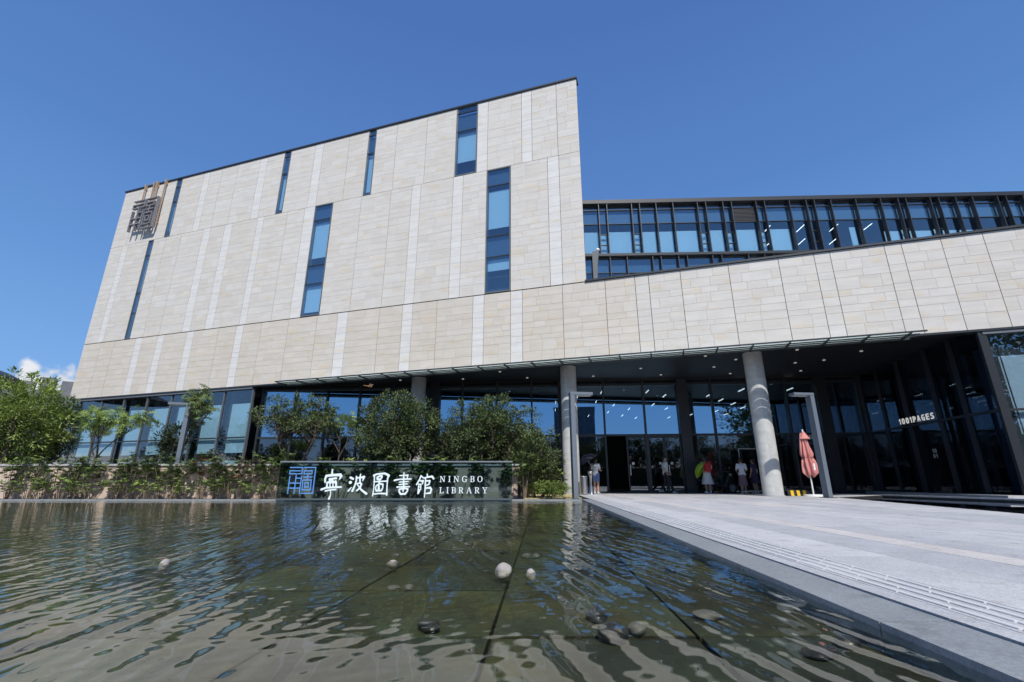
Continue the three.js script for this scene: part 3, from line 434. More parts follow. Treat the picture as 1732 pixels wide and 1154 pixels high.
{
  const e = thing('seal_emblem', 'grey metal seal emblem hung on posts at the top left of the stone facade', 'emblem', [20 * SA, 0, -20 * CA], -AL);
  const m = std(RGB(.26, .25, .26), .5, { metalness: .3 }), copper = std(RGB(.50, .36, .25), .55, { metalness: .3 });
  sealBars(e, -34.75, 19.8, 2.32, 2.36, .26, .44, .075, m, 'seal_bar');
  for (const u of [-34.45, -33.6, -33.3, -32.44]) { part('hanger_post', box(u - .04, u + .04, u > -32.5 ? 17.5 : 18.6, 21.05, .12, .2), copper, e); part('roof_hook', box(u - .045, u + .045, 21.0, 21.4, -.35, .21), copper, e); }
  for (const [u, y] of [[-34.45, 18.2], [-33.6, 18.0], [-33.3, 18.0], [-32.44, 17.9]]) part('standoff', box(u - .03, u + .03, y - .03, y + .03, 0, .23), copper, e);
}
// ---------------------------------------------------------------- planter wall, beds
{
  const w = thing('planter_wall', 'low pink rendered planter wall with pale stone cap behind the pool', 'wall', [0, 0, -16.4]);
  part('wall_body', box(-45, .2, -.4, 1.04, -.25, 0), renderPink, w); part('wall_return', box(-.05, .2, -.4, 1.04, -6.5, -.252), renderPink, w);
  const R = rng(4); for (let x = -45; x < .2; x += 1.5) part('cap_stone', box(x + .003, Math.min(x + 1.497, .25), 1.042, 1.105, -.3, .05, R() * 3), capStone, w);
  const b = structure('planting_bed', box(-45, -.06, -.4, .88, -21.4, -16.66), soil); b.userData.kind = 'structure';
  structure('border_soil', box(-45, .35, -.4, -.012, -16.395, -15.66), soil);
  structure('gravel_border', prism([[.36, -15.66], [2.25, -15.66], [2.75, -21.2], [.36, -21.2]], -.4, -.006), gravelYellow);
  const R2 = rng(6), gp = [new THREE.DodecahedronGeometry(.02, 0)], im = new THREE.InstancedMesh(gp[0], std(RGB(.46, .38, .20), .95), 2600), M = new THREE.Matrix4(), Q = new THREE.Quaternion();
  for (let k = 0; k < 2600; k++) { Q.setFromEuler(new THREE.Euler(R2() * 6, R2() * 6, R2() * 6)); const z = 15.7 + R2() * 5.4, s = .6 + R2() * .9; M.compose(new THREE.Vector3(.4 + R2() * (1.83 + (z - 15.7) * .085), 0, -z), Q, new THREE.Vector3(s, s * .7, s)); im.setMatrixAt(k, M); }
  im.name = 'gravel'; im.userData = { kind: 'stuff', label: 'yellow gravel around the concrete column foot', category: 'gravel' }; scene.add(im);
}
// ---------------------------------------------------------------- library sign in the pool
{
  const s = thing('library_sign', 'long dark tinted glass library sign with white and blue lettering standing in the pool', 'sign', [0, 0, -14.6]);
  const tint = new THREE.MeshPhysicalMaterial({ color: RGB(.45, .57, .60), roughness: 0, transmission: 1, thickness: 0, ior: 1.52 });
  const g = box(-7.0, 0, -.06, 1.085, -.19, -.012); part('glass_body', g, tint, s);
  part('top_rail', box(-7.02, .02, 1.087, 1.125, -.2, .0), std(RGB(.22, .24, .27), .5, { metalness: .3 }), s);
  part('plinth', box(-7.02, .02, -.34, -.062, -.2, 0), std(RGB(.05, .06, .065), .5, { map: granite }), s);
  part('base_strip', box(-7.01, .01, .0, .055, -.009, .004), std(RGB(.06, .075, .085), .5), s);
  const blue = std(RGB(.10, .27, .62), .5), white = std(RGB(.70, .80, .82), .6), seal = sub('seal', s);
  sealBars(seal, -6.68, .935, .76, .74, -.008, .022, .03, blue, 'seal_bar');
  for (const c of CHARACTER_STROKES) {
    let lo = [1e9, 1e9], hi = [-1e9, -1e9]; for (const st of c) for (const [x, y, r] of st) { lo = [Math.min(lo[0], x - r), Math.min(lo[1], y - r)]; hi = [Math.max(hi[0], x + r), Math.max(hi[1], y + r)]; }
    const f = (x, y, z) => { let d = 1e9; for (const st of c) for (let k = 0; k < st.length - 1; k++) { const a = st[k], b = st[k + 1]; d = Math.min(d, capsule(x, y, 0, [a[0], a[1], 0, a[2]], [b[0], b[1], 0, b[2]])); } return Math.max(d, Math.abs(z) - .013); };
    part('brush_character', nets(f, [lo[0] - .02, lo[1] - .02, -.028], [hi[0] + .02, hi[1] + .02, .029], .0065).translate(0, 0, .004), white, s);
  }
  for (const [str, y, w] of [['NINGBO', .515, 1.28], ['LIBRARY', .195, 1.43]]) {
    const t = sub('latin_lettering', s); let x = 0; const gs = [...str].map((ch) => textGeo(ch, serif, .172, .02)); const wid = gs.map((q) => { q.computeBoundingBox(); return q.boundingBox.max.x - q.boundingBox.min.x; }), gap = (w - wid.reduce((a, b) => a + b, 0)) / (str.length - 1);
    gs.forEach((q, k) => { part('letter', metric(q.translate(-2.165 + x, y, -.009)), white, t); x += wid[k] + gap; });
  }
}
// ---------------------------------------------------------------- lamps and small furniture
function lamp(label, x, z, y0, h, turn) {
  const l = thing('lamp_post', label, 'lamp', [x, y0, z], turn, 'flat steel lamp posts around the pool');
  part('post', bar(.155, .28, h - .1, .008).rotateX(Math.PI / 2).translate(0, (h - .1) / 2, 0), lampGrey, l);
  part('arm', bar(.28, .1, .78, .008).rotateY(Math.PI / 2).translate(-.3125, h - .049, 0), lampGrey, l);
  part('diffuser', box(-.66, -.14, h - .112, h - .1005, -.09, .09), std(RGB(.6, .62, .62), .4), l);
  part('base_plate', box(-.17, .17, 0, .02, -.23, .23), darkMetal, l); return l;
}
lamp('lamp post with arm to the left, between the closed umbrella and the basin', 10.86, -16.9, 0, 3.62, .12);
lamp('lamp post with arm to the right, in front of the middle concrete column', 2.03, -15.75, -.01, 3.45, Math.PI + .12);
lamp('lamp post with arm to the left, standing among the trees at the left', -13.1, -18.9, .86, 2.72, .35);
{ // closed parasol
  const u = thing('garden_umbrella', 'closed faded red garden umbrella on a white pole beside the lamp post', 'umbrella', [11.42, 0, -18.6]);
  const prof = (y) => { const t = (y - .72) / 1.64; return t < .5 ? lerp(.2, .165, clamp((t - .08) / .42, 0, 1)) + (t < .08 ? -(.08 - t) * 1.2 : 0) : lerp(.165, .06, (t - .5) / .5); };
  const n = 56, m = 30, pos = [], idx = [];
  for (let j = 0; j <= m; j++) for (let i = 0; i <= n; i++) { const y = .72 + 1.64 * j / m, a = i / n * 2 * Math.PI, fold = .72 + .28 * Math.cos(a * 8 + Math.sin(y * 3) * .6) + .08 * Math.sin(a * 3 + y * 5), band = 1 - .22 * Math.exp(-(((y - 1.42) / .07) ** 2)); const r = prof(y) * fold * band * 1.5; pos.push(Math.cos(a) * r + .03 * Math.sin(y * 2), y + .05 * Math.sin(a * 4) * (1 - j / m), Math.sin(a) * r * .85); }
  for (let j = 0; j < m; j++) for (let i = 0; i < n; i++) { const a = j * (n + 1) + i, b = a + n + 1; idx.push(a, b, a + 1, a + 1, b, b + 1); }
  const g = new THREE.BufferGeometry(); g.setAttribute('position', new THREE.Float32BufferAttribute(pos, 3)); g.setIndex(idx); g.computeVertexNormals();
  const cloth = std(RGB(.58, .235, .21), .9); part('folded_canopy', metric(g), cloth, u);
  part('top_flap', new THREE.ConeGeometry(.2, .34, 8, 1, true).translate(.02, 2.3, 0), cloth, u);
  part('tie_strap', new THREE.TorusGeometry(.19, .016, 6, 20).rotateX(Math.PI / 2).scale(1, 1, .85).translate(.01, 1.42, 0), std(RGB(.25, .07, .06), .9), u);
  part('label_patch', box(.04, .1, .95, 1.2, .235, .245), std(RGB(.75, .75, .73), .8), u);
  const pg = []; pg.push(new THREE.CylinderGeometry(.028, .028, 2.5, 12).translate(0, 1.25, 0)); part('pole', pg[0], std(RGB(.66, .66, .63), .5), u); part('base', new THREE.CylinderGeometry(.3, .34, .07, 24).translate(0, .035, 0), std(RGB(.6, .6, .58), .7), u);
}
{ // striped kerb block
  const b = thing('striped_barrier', 'low black and yellow striped barrier block beside the right column', 'barrier', [11.12, 0, -19.2], .05);
  const y = std(RGB(.72, .46, .02), .6), k = std(RGB(.02, .02, .02), .6), n = 7, w = .86 / n;
  for (let i = 0; i < n; i++) { const s = new THREE.Shape([[0, 0], [w, 0], [w - .02, .2], [-.02, .2]].map(([p, q]) => new THREE.Vector2(p, q))); const g = new THREE.ExtrudeGeometry(s, { depth: .3, bevelEnabled: false }).translate(-.43 + i * w, .004, -.15); part('stripe_block', metric(g), i % 2 ? y : k, b); }
  part('end_cap', box(.432, .455, .004, .195, -.15, .15), k, b);
}
{ // litter bin and umbrella stand beside the middle column
  const b = thing('litter_bin', 'brushed steel cylinder litter bin beside the middle column', 'bin', [3.09, 0, -21.1]);
  part('body', new THREE.LatheGeometry([[0, .02], [.165, .02], [.17, .04], [.17, .74], [.172, .75]].map(([r, y]) => new THREE.Vector2(r, y)), 28), steel, b); part('rim', new THREE.TorusGeometry(.165, .014, 8, 28).rotateX(Math.PI / 2).translate(0, .755, 0), steel, b); part('ash_tray', new THREE.CylinderGeometry(.155, .155, .02, 24).translate(0, .735, 0), dark, b); part('foot', new THREE.CylinderGeometry(.15, .15, .02, 24).translate(0, .01, 0), dark, b);
  const s = thing('steel_ash_stand', 'slim waisted steel ash stand right of the litter bin', 'stand', [3.42, 0, -21.15]);
  part('body', new THREE.LatheGeometry([[0, 0], [.14, 0], [.14, .02], [.1, .12], [.05, .45], [.06, .7], [.1, .92], [.1, .95], [.0, .95]].map(([r, y]) => new THREE.Vector2(r, y)), 24), steel, s); part('cap', new THREE.CylinderGeometry(.11, .11, .03, 24).translate(0, .966, 0), frameGrey, s); part('slot', box(-.04, .04, .80, .84, .088, .1), dark, s);
}
{ // free-standing framed glass notice
  const n = thing('notice_stand', 'tall framed glass notice stand left of the right column', 'notice stand', [11.72, 0, -23.75], .08), fr = std(RGB(.5, .5, .48), .5);
  part('frame', merged([box(-.52, -.49, 0, 2.12, -.02, .02), box(.49, .52, 0, 2.12, -.02, .02), box(-.49, .49, 2.09, 2.12, -.02, .02), box(-.49, .49, .1, .13, -.02, .02)]), fr, n); part('notice_pane', box(-.488, .488, .132, 2.088, -.006, .006), glassOf(1.6, .4, .42, .45), n); part('foot', box(-.6, .6, 0, .02, -.15, .15), dark, n);
}
{ // surveillance camera on the roof terrace beside the tall block
  const [u, w] = [UR + .12, -3.2], c = thing('security_camera', 'small security camera on a grey bracket beside the tall stone block', 'camera', [20 * SA + u * CA + w * SA * -1, 8.55, -20 * CA + u * SA + w * CA], -AL);
  part('bracket', metric(new THREE.ExtrudeGeometry(new THREE.Shape([[-.16, 3.95], [.2, 3.95], [.1, 3.2], [-.06, 0], [-.16, 0]].map(([a, b]) => new THREE.Vector2(a, b))), { depth: .12, bevelEnabled: false })), frameGrey, c); part('dome', new THREE.SphereGeometry(.1, 16, 12).translate(.14, 4.03, .06), std(RGB(.75, .75, .75), .4), c);
}
// ---------------------------------------------------------------- trees and shrubs
const leafMat = std(RGB(1, 1, 1), .62, { vertexColors: true }), youngLeaf = new THREE.MeshPhysicalMaterial({ color: RGB(1, 1, 1), vertexColors: true, roughness: .9, transmission: .35, thickness: 0 });
// leaves gathered into one crown: each leaf a folded blade of four triangles
function Leaves() { const pos = [], col = [], nor = []; return {
  add(p, d, up, len, wid, c) {   // p base, d direction, up = blade normal
    const s = new THREE.Vector3().crossVectors(d, up).normalize(), n = new THREE.Vector3().crossVectors(s, d).normalize();
    const tip = p.clone().addScaledVector(d, len).addScaledVector(n, -len * .12), mid = p.clone().addScaledVector(d, len * .5).addScaledVector(n, -len * .03), L = mid.clone().addScaledVector(s, wid / 2).addScaledVector(n, wid * .18), Rr = mid.clone().addScaledVector(s, -wid / 2).addScaledVector(n, wid * .18);
    for (const [a, b, q] of [[p, L, mid], [L, tip, mid], [tip, Rr, mid], [Rr, p, mid]]) { for (const v of [a, b, q]) { pos.push(v.x, v.y, v.z); col.push(...c); } }
  },
  geometry() { const g = new THREE.BufferGeometry(); g.setAttribute('position', new THREE.Float32BufferAttribute(pos, 3)); g.setAttribute('color', new THREE.Float32BufferAttribute(col, 3)); g.computeVertexNormals(); return g; } }; }
const rdir = (R) => { const z = R() * 2 - 1, a = R() * 6.2832, r = Math.sqrt(1 - z * z); return new THREE.Vector3(r * Math.cos(a), z, r * Math.sin(a)); };
const V = (x, y, z) => new THREE.Vector3(x, y, z);
// o: h height, r crown radius, c0 crown base, stems, clumps, per (leaves per clump), size, cols, mat, spread
function tree(o) {
  const R = rng(o.seed), t = new THREE.Group(), leaves = Leaves(), limbs = [], ch = o.h - o.c0, cy = o.c0 + ch * .5;
  const targets = [];
  for (let k = 0; k < o.clumps; k++) {
    let d = rdir(R); const f = Math.pow(R(), .42), a = Math.atan2(d.z, d.x), lob = 1 + .16 * Math.sin(a * 3 + o.seed) + .14 * Math.sin(a * 5 + d.y * 4 + o.seed * 2);
    let y = d.y; const squash = o.flat ? (y < 0 ? .55 : 1) : 1; const prof = o.cone ? (1 - .35 * (y * .5 + .5)) : 1;
    targets.push(V(d.x * f * o.r * lob * prof, cy + y * f * ch * .5 * squash * (.9 + .2 * R()), d.z * f * o.r * lob * prof));
  }
  for (let s = 0; s < o.stems; s++) {
    const a = s / o.stems * 6.28 + R() * 1.5, b = V(Math.cos(a) * o.br * (o.stems > 1 ? 1 : 0), -.1, Math.sin(a) * o.br * (o.stems > 1 ? 1 : 0)), lean = V(Math.cos(a), 0, Math.sin(a)).multiplyScalar(o.stems > 1 ? o.r * .32 : o.r * .1);
    const fork = b.clone().add(lean).setY(o.c0 * .55 + .25 + R() * .2), top = fork.clone().add(lean).setY(o.c0 + ch * .62);
    limbs.push(taper([b, b.clone().lerp(fork, .5).add(V((R() - .5) * .08, 0, (R() - .5) * .08)), fork, fork.clone().lerp(top, .5).add(V((R() - .5) * .15, 0, (R() - .5) * .15)), top], o.tr, o.tr * .3));
    const near = targets.filter((_, i) => i % o.stems === s).slice(0, o.limbs);
    for (const q of near) { const f0 = R() * .75, st = fork.clone().lerp(top, f0), m = st.clone().lerp(q, .5); m.y += .08; limbs.push(taper([st, m, q], o.tr * .34, o.tr * .07, 5)); }
  }
  for (const q of targets) {
    const out = q.clone().sub(V(0, cy - ch * .2, 0)).normalize(), tone = .75 + R() * .5, cs = o.clump * (.6 + R() * .8), base = o.cols[Math.floor(R() * o.cols.length)];
    for (let k = 0; k < o.per; k++) {
      const d = rdir(R), p = q.clone().addScaledVector(d, cs * Math.pow(R(), .5)); let dir = d.clone().addScaledVector(out, .9).add(V(0, o.droop ?? .1, 0)).normalize();
      const up = V((R() - .5) * 1.1, 1, (R() - .5) * 1.1).addScaledVector(out, .5).normalize(), j = tone * (.8 + R() * .4), ye = R() < .08 ? 1.35 : 1;
      leaves.add(p, dir, up, o.size * (.65 + R() * .7), o.size * o.aspect * (.7 + R() * .6), [base[0] * j * ye, base[1] * j * (ye > 1 ? 1.15 : 1), base[2] * j]);
    }
  }
  part('trunk', merged(limbs.map((g) => metric(g))), bark, t); part('crown', leaves.geometry(), o.mat ?? leafMat, t); return t;
}
function rosetteTree(o) {   // young tree: upright limbs with whorls of long leaflets at the ends of the twigs
  const R = rng(o.seed), t = new THREE.Group(), leaves = Leaves(), limbs = [], tips = [];
  const grow = (p, d, len, r, lvl) => { const e = p.clone().addScaledVector(d, len), m = p.clone().lerp(e, .5).add(V((R() - .5) * .12 * len, 0, (R() - .5) * .12 * len)); limbs.push(taper([p, m, e], r, r * .55, 6)); if (lvl === 0) { tips.push([e, d]); if (R() < .75) tips.push([m, d]); return; } const n = lvl > 2 ? 3 : 3; for (let k = 0; k < n; k++) { const a = R() * 6.28, sp = o.spread * (.7 + R() * .6), x = d.clone().add(V(Math.cos(a) * sp, .18, Math.sin(a) * sp)).normalize(); grow(k ? m.clone().lerp(e, R() * .8 + .2) : e, x, len * (.70 + R() * .25), r * .6, lvl - 1); } };
  grow(V(0, -.1, 0), V((R() - .5) * .1, 1, (R() - .5) * .1).normalize(), o.trunk, o.tr, o.levels);
  for (const [p, d] of tips) for (let w = 0; w < o.whorls; w++) {
    const c = p.clone().add(rdir(R).multiplyScalar(o.size * (.4 + R() * 1.6))), a0 = R() * 6, tone = .75 + R() * .5, base = o.cols[Math.floor(R() * o.cols.length)], ax = d.clone().add(rdir(R).multiplyScalar(.6)).normalize(), n = 6 + Math.floor(R() * 3), s1 = new THREE.Vector3().crossVectors(ax, V(.3, .1, 1)).normalize(), s2 = new THREE.Vector3().crossVectors(ax, s1);
    for (let k = 0; k < n; k++) { const a = a0 + k / n * 6.28, dir = s1.clone().multiplyScalar(Math.cos(a)).addScaledVector(s2, Math.sin(a)).addScaledVector(ax, .15 - (o.droop ?? 0)).normalize(), j = tone * (.85 + R() * .3); leaves.add(c, dir, ax, o.size * (.75 + R() * .5), o.size * .3, base.map((q) => q * j)); }
  }
  part('trunk', merged(limbs.map((g) => metric(g))), bark, t); part('crown', leaves.geometry(), o.mat ?? youngLeaf, t); return t;
}
function plant(o, name, label, category, pos, turn = 0, group) { o.name = numbered(name); o.position.set(...pos); o.rotation.y = turn; scene.add(o); return tag(o, label, category, group); }
const OLIVE = [[.072, .105, .032], [.088, .125, .038], [.060, .088, .028], [.105, .140, .045]], BRIGHT = [[.21, .30, .05], [.26, .36, .06], [.16, .24, .045]], DEEP = [[.035, .060, .022], [.05, .08, .028], [.028, .05, .02]];
const camphor = (seed, h, r, extra = {}) => tree({ seed, h, r, c0: .75, stems: 4, br: .12, tr: .055, limbs: 16, clumps: 330, per: 56, clump: .19, size: .095, aspect: .46, cols: OLIVE, ...extra });
const G1 = 'trees planted behind the pool wall';
plant(camphor(11, 2.95, 1.65, { stems: 5, clumps: 230, c0: .95, flat: true, per: 56 }), 'camphor_tree', 'open multi-stemmed dark green tree behind the blue seal end of the sign', 'tree', [-8.35, .88, -18.6], .3, G1);
plant(camphor(12, 3.0, 1.75, { c0: .25, clumps: 520 }), 'camphor_tree', 'dense rounded dark green tree behind the middle of the sign', 'tree', [-4.5, .88, -18.5], 1.1, G1);
plant(camphor(13, 3.0, 1.62, { c0: .15, clumps: 500 }), 'camphor_tree', 'dense rounded dark green tree behind the right end of the sign', 'tree', [-.75, .75, -18.3], 2.0, G1);
plant(camphor(14, 2.5, .85, { c0: .1, clumps: 130, stems: 3 }), 'camphor_tree', 'narrow leafy tree reaching the ground right of the sign', 'tree', [.85, 0, -17.0], 2.7, G1);
plant(camphor(15, 2.3, 1.0, { c0: .2, clumps: 90, cols: DEEP, stems: 3 }), 'camphor_tree', 'small dark tree in the gap between the two dense round trees', 'tree', [-2.75, .88, -20.3], .7, G1);
plant(rosetteTree({ seed: 21, trunk: .8, tr: .035, levels: 3, spread: .55, whorls: 3, size: .13, cols: BRIGHT }), 'young_tree', 'slim light green sapling between the open tree and the dense round trees', 'tree', [-6.55, .88, -18.2], 0, G1);
plant(rosetteTree({ seed: 25, trunk: .82, tr: .055, levels: 4, spread: .6, whorls: 2, size: .17, cols: BRIGHT }), 'young_tree', 'bright green spreading young tree in front of the left glass wall', 'tree', [-16.7, .88, -19.3], .5, G1);
plant(rosetteTree({ seed: 23, trunk: 1.0, tr: .05, levels: 4, spread: .36, whorls: 2, size: .17, cols: [[.11, .17, .035], [.15, .21, .045]], droop: .5 }), 'young_tree', 'slender upright tree beside the leftmost lamp post', 'tree', [-13.5, .88, -19.6], 1, G1);
plant(tree({ seed: 31, h: 2.1, r: .6, c0: .1, stems: 3, br: .1, tr: .04, limbs: 10, clumps: 80, per: 36, clump: .18, size: .12, aspect: .4, cols: DEEP }), 'leafy_tree', 'dark bushy tree left of the leftmost lamp post, behind the wall', 'tree', [-13.75, .88, -19.3], 0, G1);
plant(tree({ seed: 33, h: 4.8, r: 1.9, c0: .5, stems: 3, br: .15, tr: .09, limbs: 16, clumps: 330, per: 40, clump: .3, size: .17, aspect: .42, cols: [[.215, .295, .05], [.17, .24, .042], [.26, .34, .055]], mat: youngLeaf }), 'leafy_tree', 'large light green tree at the far left edge', 'tree', [-22.5, .4, -21.3], 0, G1);
plant(tree({ seed: 34, h: 4.3, r: 1.05, c0: .9, stems: 1, br: .1, tr: .1, limbs: 22, clumps: 230, per: 40, clump: .26, size: .14, aspect: .42, cols: [[.09, .14, .03], [.07, .11, .026]] }), 'leafy_tree', 'darker green tree between the far left tree and the stone corner', 'tree', [-23.4, .4, -24.2], 2, G1);
plant(tree({ seed: 35, h: 3.6, r: 2.0, c0: .3, stems: 2, br: .15, tr: .07, limbs: 14, clumps: 220, per: 36, clump: .3, size: .16, aspect: .42, cols: DEEP }), 'leafy_tree', 'dark tree low behind the far left tree', 'tree', [-27.5, .2, -24.5], 1, G1);

// shrubs in front of the wall: thin stems, whorls of leaves
function shrub(seed, h, stems, spread, cols, fill) {
  const R = rng(seed), t = new THREE.Group(), leaves = Leaves();
  for (let s = 0; s < stems; s++) {
    const a = R() * 6.28, b = V(Math.cos(a) * .1 * R(), -.06, Math.sin(a) * .1 * R()), top = V(Math.cos(a) * spread * (.3 + R()), h * (.6 + R() * .42), Math.sin(a) * spread * (.3 + R()) * .7), m = b.clone().lerp(top, .5).add(V((R() - .5) * .08, .05, (R() - .5) * .08));
    part('stem', taper([b, m, top], .009, .005, 5), twig, t);
    const wh = fill + Math.floor(R() * 3);
    for (let w = 0; w < wh; w++) { const c = w ? m.clone().lerp(top, R() * R() > .3 ? R() : .6 + R() * .4).add(rdir(R).multiplyScalar(.10 + .05 * fill * .2)) : top, ax = V((R() - .5) * .9, 1, (R() - .5) * .9).normalize(), s1 = new THREE.Vector3().crossVectors(ax, V(1, 0, .3)).normalize(), s2 = new THREE.Vector3().crossVectors(ax, s1), n = 9 + Math.floor(R() * 5), tone = .7 + R() * .6, base = cols[Math.floor(R() * cols.length)];
      for (let k = 0; k < n; k++) { const q = k / n * 6.28 + R() * .4, dir = s1.clone().multiplyScalar(Math.cos(q)).addScaledVector(s2, Math.sin(q)).addScaledVector(ax, .15 + R() * .6).normalize(), j = tone * (.8 + R() * .4); leaves.add(c, dir, ax, .10 * (.7 + R() * .6), .034, base.map((x) => x * j)); } }
  }
  part('foliage', leaves.geometry(), leafMat, t); return t;
}
{
  const GR = [[.08, .125, .03], [.10, .15, .035], [.065, .10, .026], [.13, .175, .04]], GB = [[.12, .18, .036], [.16, .22, .042]], GRD = [[.09, .13, .03], [.075, .115, .028], [.18, .085, .035]];
  const protos = [shrub(51, 1.36, 13, .38, GR, 9), shrub(52, 1.26, 11, .34, GR, 8), shrub(53, 1.42, 10, .32, GRD, 9), shrub(54, 1.15, 9, .32, GR, 5), shrub(55, .62, 6, .26, GB, 3), shrub(56, .48, 5, .24, GB, 4)];
  const used = new Set(), ord = ['first', 'second', 'third', 'fourth', 'fifth', 'sixth', 'seventh', 'eighth', 'ninth', 'tenth', 'eleventh', 'twelfth', 'thirteenth', 'fourteenth', 'fifteenth', 'sixteenth', 'seventeenth', 'eighteenth', 'nineteenth', 'twentieth'];
  const put = (k, x, z, y, label, turn, s, group) => { let o; if (!used.has(k)) { used.add(k); o = plant(protos[k], 'shrub', label, 'shrub', [x, y, z], turn, group); o.scale.setScalar(s); } else { o = copyOf(protos[k], label, [x, y, z], turn, s); o.userData.group = group; } };
  const R = rng(70);
  [[-15.9, 3], [-15.0, 3], [-14.0, 1], [-13.1, 3], [-12.0, 1], [-11.1, 0], [-10.3, 0], [-9.75, 1], [-8.75, 0], [-8.25, 0], [-7.55, 0], [-12.6, 1], [-11.6, 3], [-16.6, 1], [-14.5, 3], [-9.3, 3]].sort((a, b) => a[0] - b[0]).forEach(([x, k], i) => put(k === 0 && i % 3 === 1 ? 2 : k, x, -16.08 - R() * .12, 0, `tall leafy shrub against the planter wall, ${ord[i]} of the row from the left`, R() * 6, .88 + R() * .28, 'tall shrubs along the planter wall'));
  for (let i = 0; i < 17; i++) put(i % 2 ? 4 : 5, -16.4 + i * .57 + R() * .2, -15.85 - R() * .12, 0, `low bright green plant on the pool edge, ${ord[i]} from the left`, R() * 6, .8 + R() * .45, 'low plants along the pool edge');
  for (let i = 0; i < 9; i++) put([3, 4, 3, 3, 4][i % 5], -6.6 + i * .78 + R() * .2, -16.1 - R() * .1, 0, `shrub tips showing above the sign, ${ord[i]} from the left`, R() * 6, (i % 5 === 1 || i % 5 === 4 ? 1.95 : 1.0) + R() * .16, 'shrubs behind the sign');
  put(0, .38, -15.9, 0, 'upright shrub touching the right end of the sign', 2, 1.0, 'plants right of the sign'); put(1, .62, -16.3, 0, 'taller shrub behind the right end of the sign', 1, 1.1, 'plants right of the sign'); put(4, 1.5, -17.2, 0, 'bright green sapling before the dark glass right of the sign', 3, 1.5, 'plants right of the sign');
  // low clipped bush on the gravel
  const b = tree({ seed: 61, h: .52, r: .68, c0: .02, stems: 4, br: .1, tr: .015, limbs: 8, clumps: 130, per: 40, clump: .09, size: .06, aspect: .5, cols: GB, flat: true }); plant(b, 'low_bush', 'low rounded bright green bush between the sign and the middle lamp post', 'bush', [1.22, 0, -16.05]);
  // canes standing in the bed
  const cane = new THREE.CylinderGeometry(.008, .01, .62, 6).translate(0, .31, 0); let first;
  for (let i = 0; i < 16; i++) { const x = i < 3 ? -9.2 + i * .35 : -6.6 + (i - 3) * .5 + R() * .25, o = new THREE.Mesh(cane, twig); o.name = numbered('plant_cane'); o.position.set(x, .86, -16.85 - R() * .2); o.rotation.z = (R() - .5) * .1; o.scale.y = .65 + R() * .35; scene.add(o); tag(o, i < 3 ? 'thin bare cane standing above the wall left of the sign' : 'thin bare cane standing above the top edge of the sign', 'cane', i < 3 ? 'canes left of the sign' : 'canes above the sign'); }
}
// ---------------------------------------------------------------- stones in the pool
{
  const R = rng(88), mk = (seed, m) => { const g = new THREE.IcosahedronGeometry(1, 3), p = g.attributes.position; for (let i = 0; i < p.count; i++) { const v = V(p.getX(i), p.getY(i), p.getZ(i)), n = 1 + .16 * Math.sin(v.x * 2.1 + seed) + .12 * Math.sin(v.z * 2.7 + seed * 3) + .06 * Math.sin(v.y * 5 + v.x * 4 + seed); p.setXYZ(i, v.x * n, v.y * n, v.z * n); } g.deleteAttribute('uv'); g.computeVertexNormals(); return metric(g); };
  const geos = [1, 2.3, 3.9, 5.2].map(mk), pale = std(RGB(.40, .37, .34), .8, { map: granite }), darkP = std(RGB(.03, .032, .032), .35), grey = std(RGB(.17, .17, .16), .6, { map: granite });
  const list = [[-.06, 3.5, .08, .058, pale, 'large pale pebble standing out of the water on the middle joint'], [.12, 3.42, .05, .04, pale, 'small pale pebble beside the large pale pebble'], [-.9, 3.86, .065, .042, pale, 'pale pebble on the left joint of the pool floor'], [-.37, 2.42, .085, .035, darkP, 'flat black stone left of the middle joint, nearest the camera'], [.42, 2.57, .085, .04, darkP, 'flat black stone right of the middle joint'], [.44, 2.28, .095, .045, darkP, 'largest flat black stone, in front of the middle joint'], [.55, 2.36, .06, .04, grey, 'grey stone touching the largest flat black stone'], [1.2, 2.1, .10, .03, darkP, 'black stone near the right rim of the pool'], [1.38, 2.2, .07, .03, darkP, 'black stone right of another near the right rim'], [-2.58, 3.8, .06, .045, pale, 'lone pale pebble on the left half of the pool'], [.98, 2.62, .1, .03, grey, 'grey stone at the right joint of the pool floor']];
  const put = ([x, z, r, h, m, label, group], i) => { const o = new THREE.Mesh(geos[i % 4], m); o.name = numbered('pebble'); r *= .66; h *= .8; o.scale.set(r, h, r * (.75 + R() * .25)); x *= .94; z *= .94; o.position.set(x, label.includes('standing out') ? -.045 : label.includes('pale pebble') ? -.055 : -.112 + h * .8, -z); o.rotation.y = R() * 6; scene.add(o); tag(o, label, 'stone', group); };
  list.forEach(put);
  for (let k = 0; k < 26; k++) { const z = 2.9 + R() * 4.5, x = -1.6 + R() * 3.0; put([x, z, .03 + R() * .04, .012 + R() * .014, R() < .7 ? darkP : grey, 'small flat stone lying under the water on the pool floor', 'small stones under the water'], k); }
}
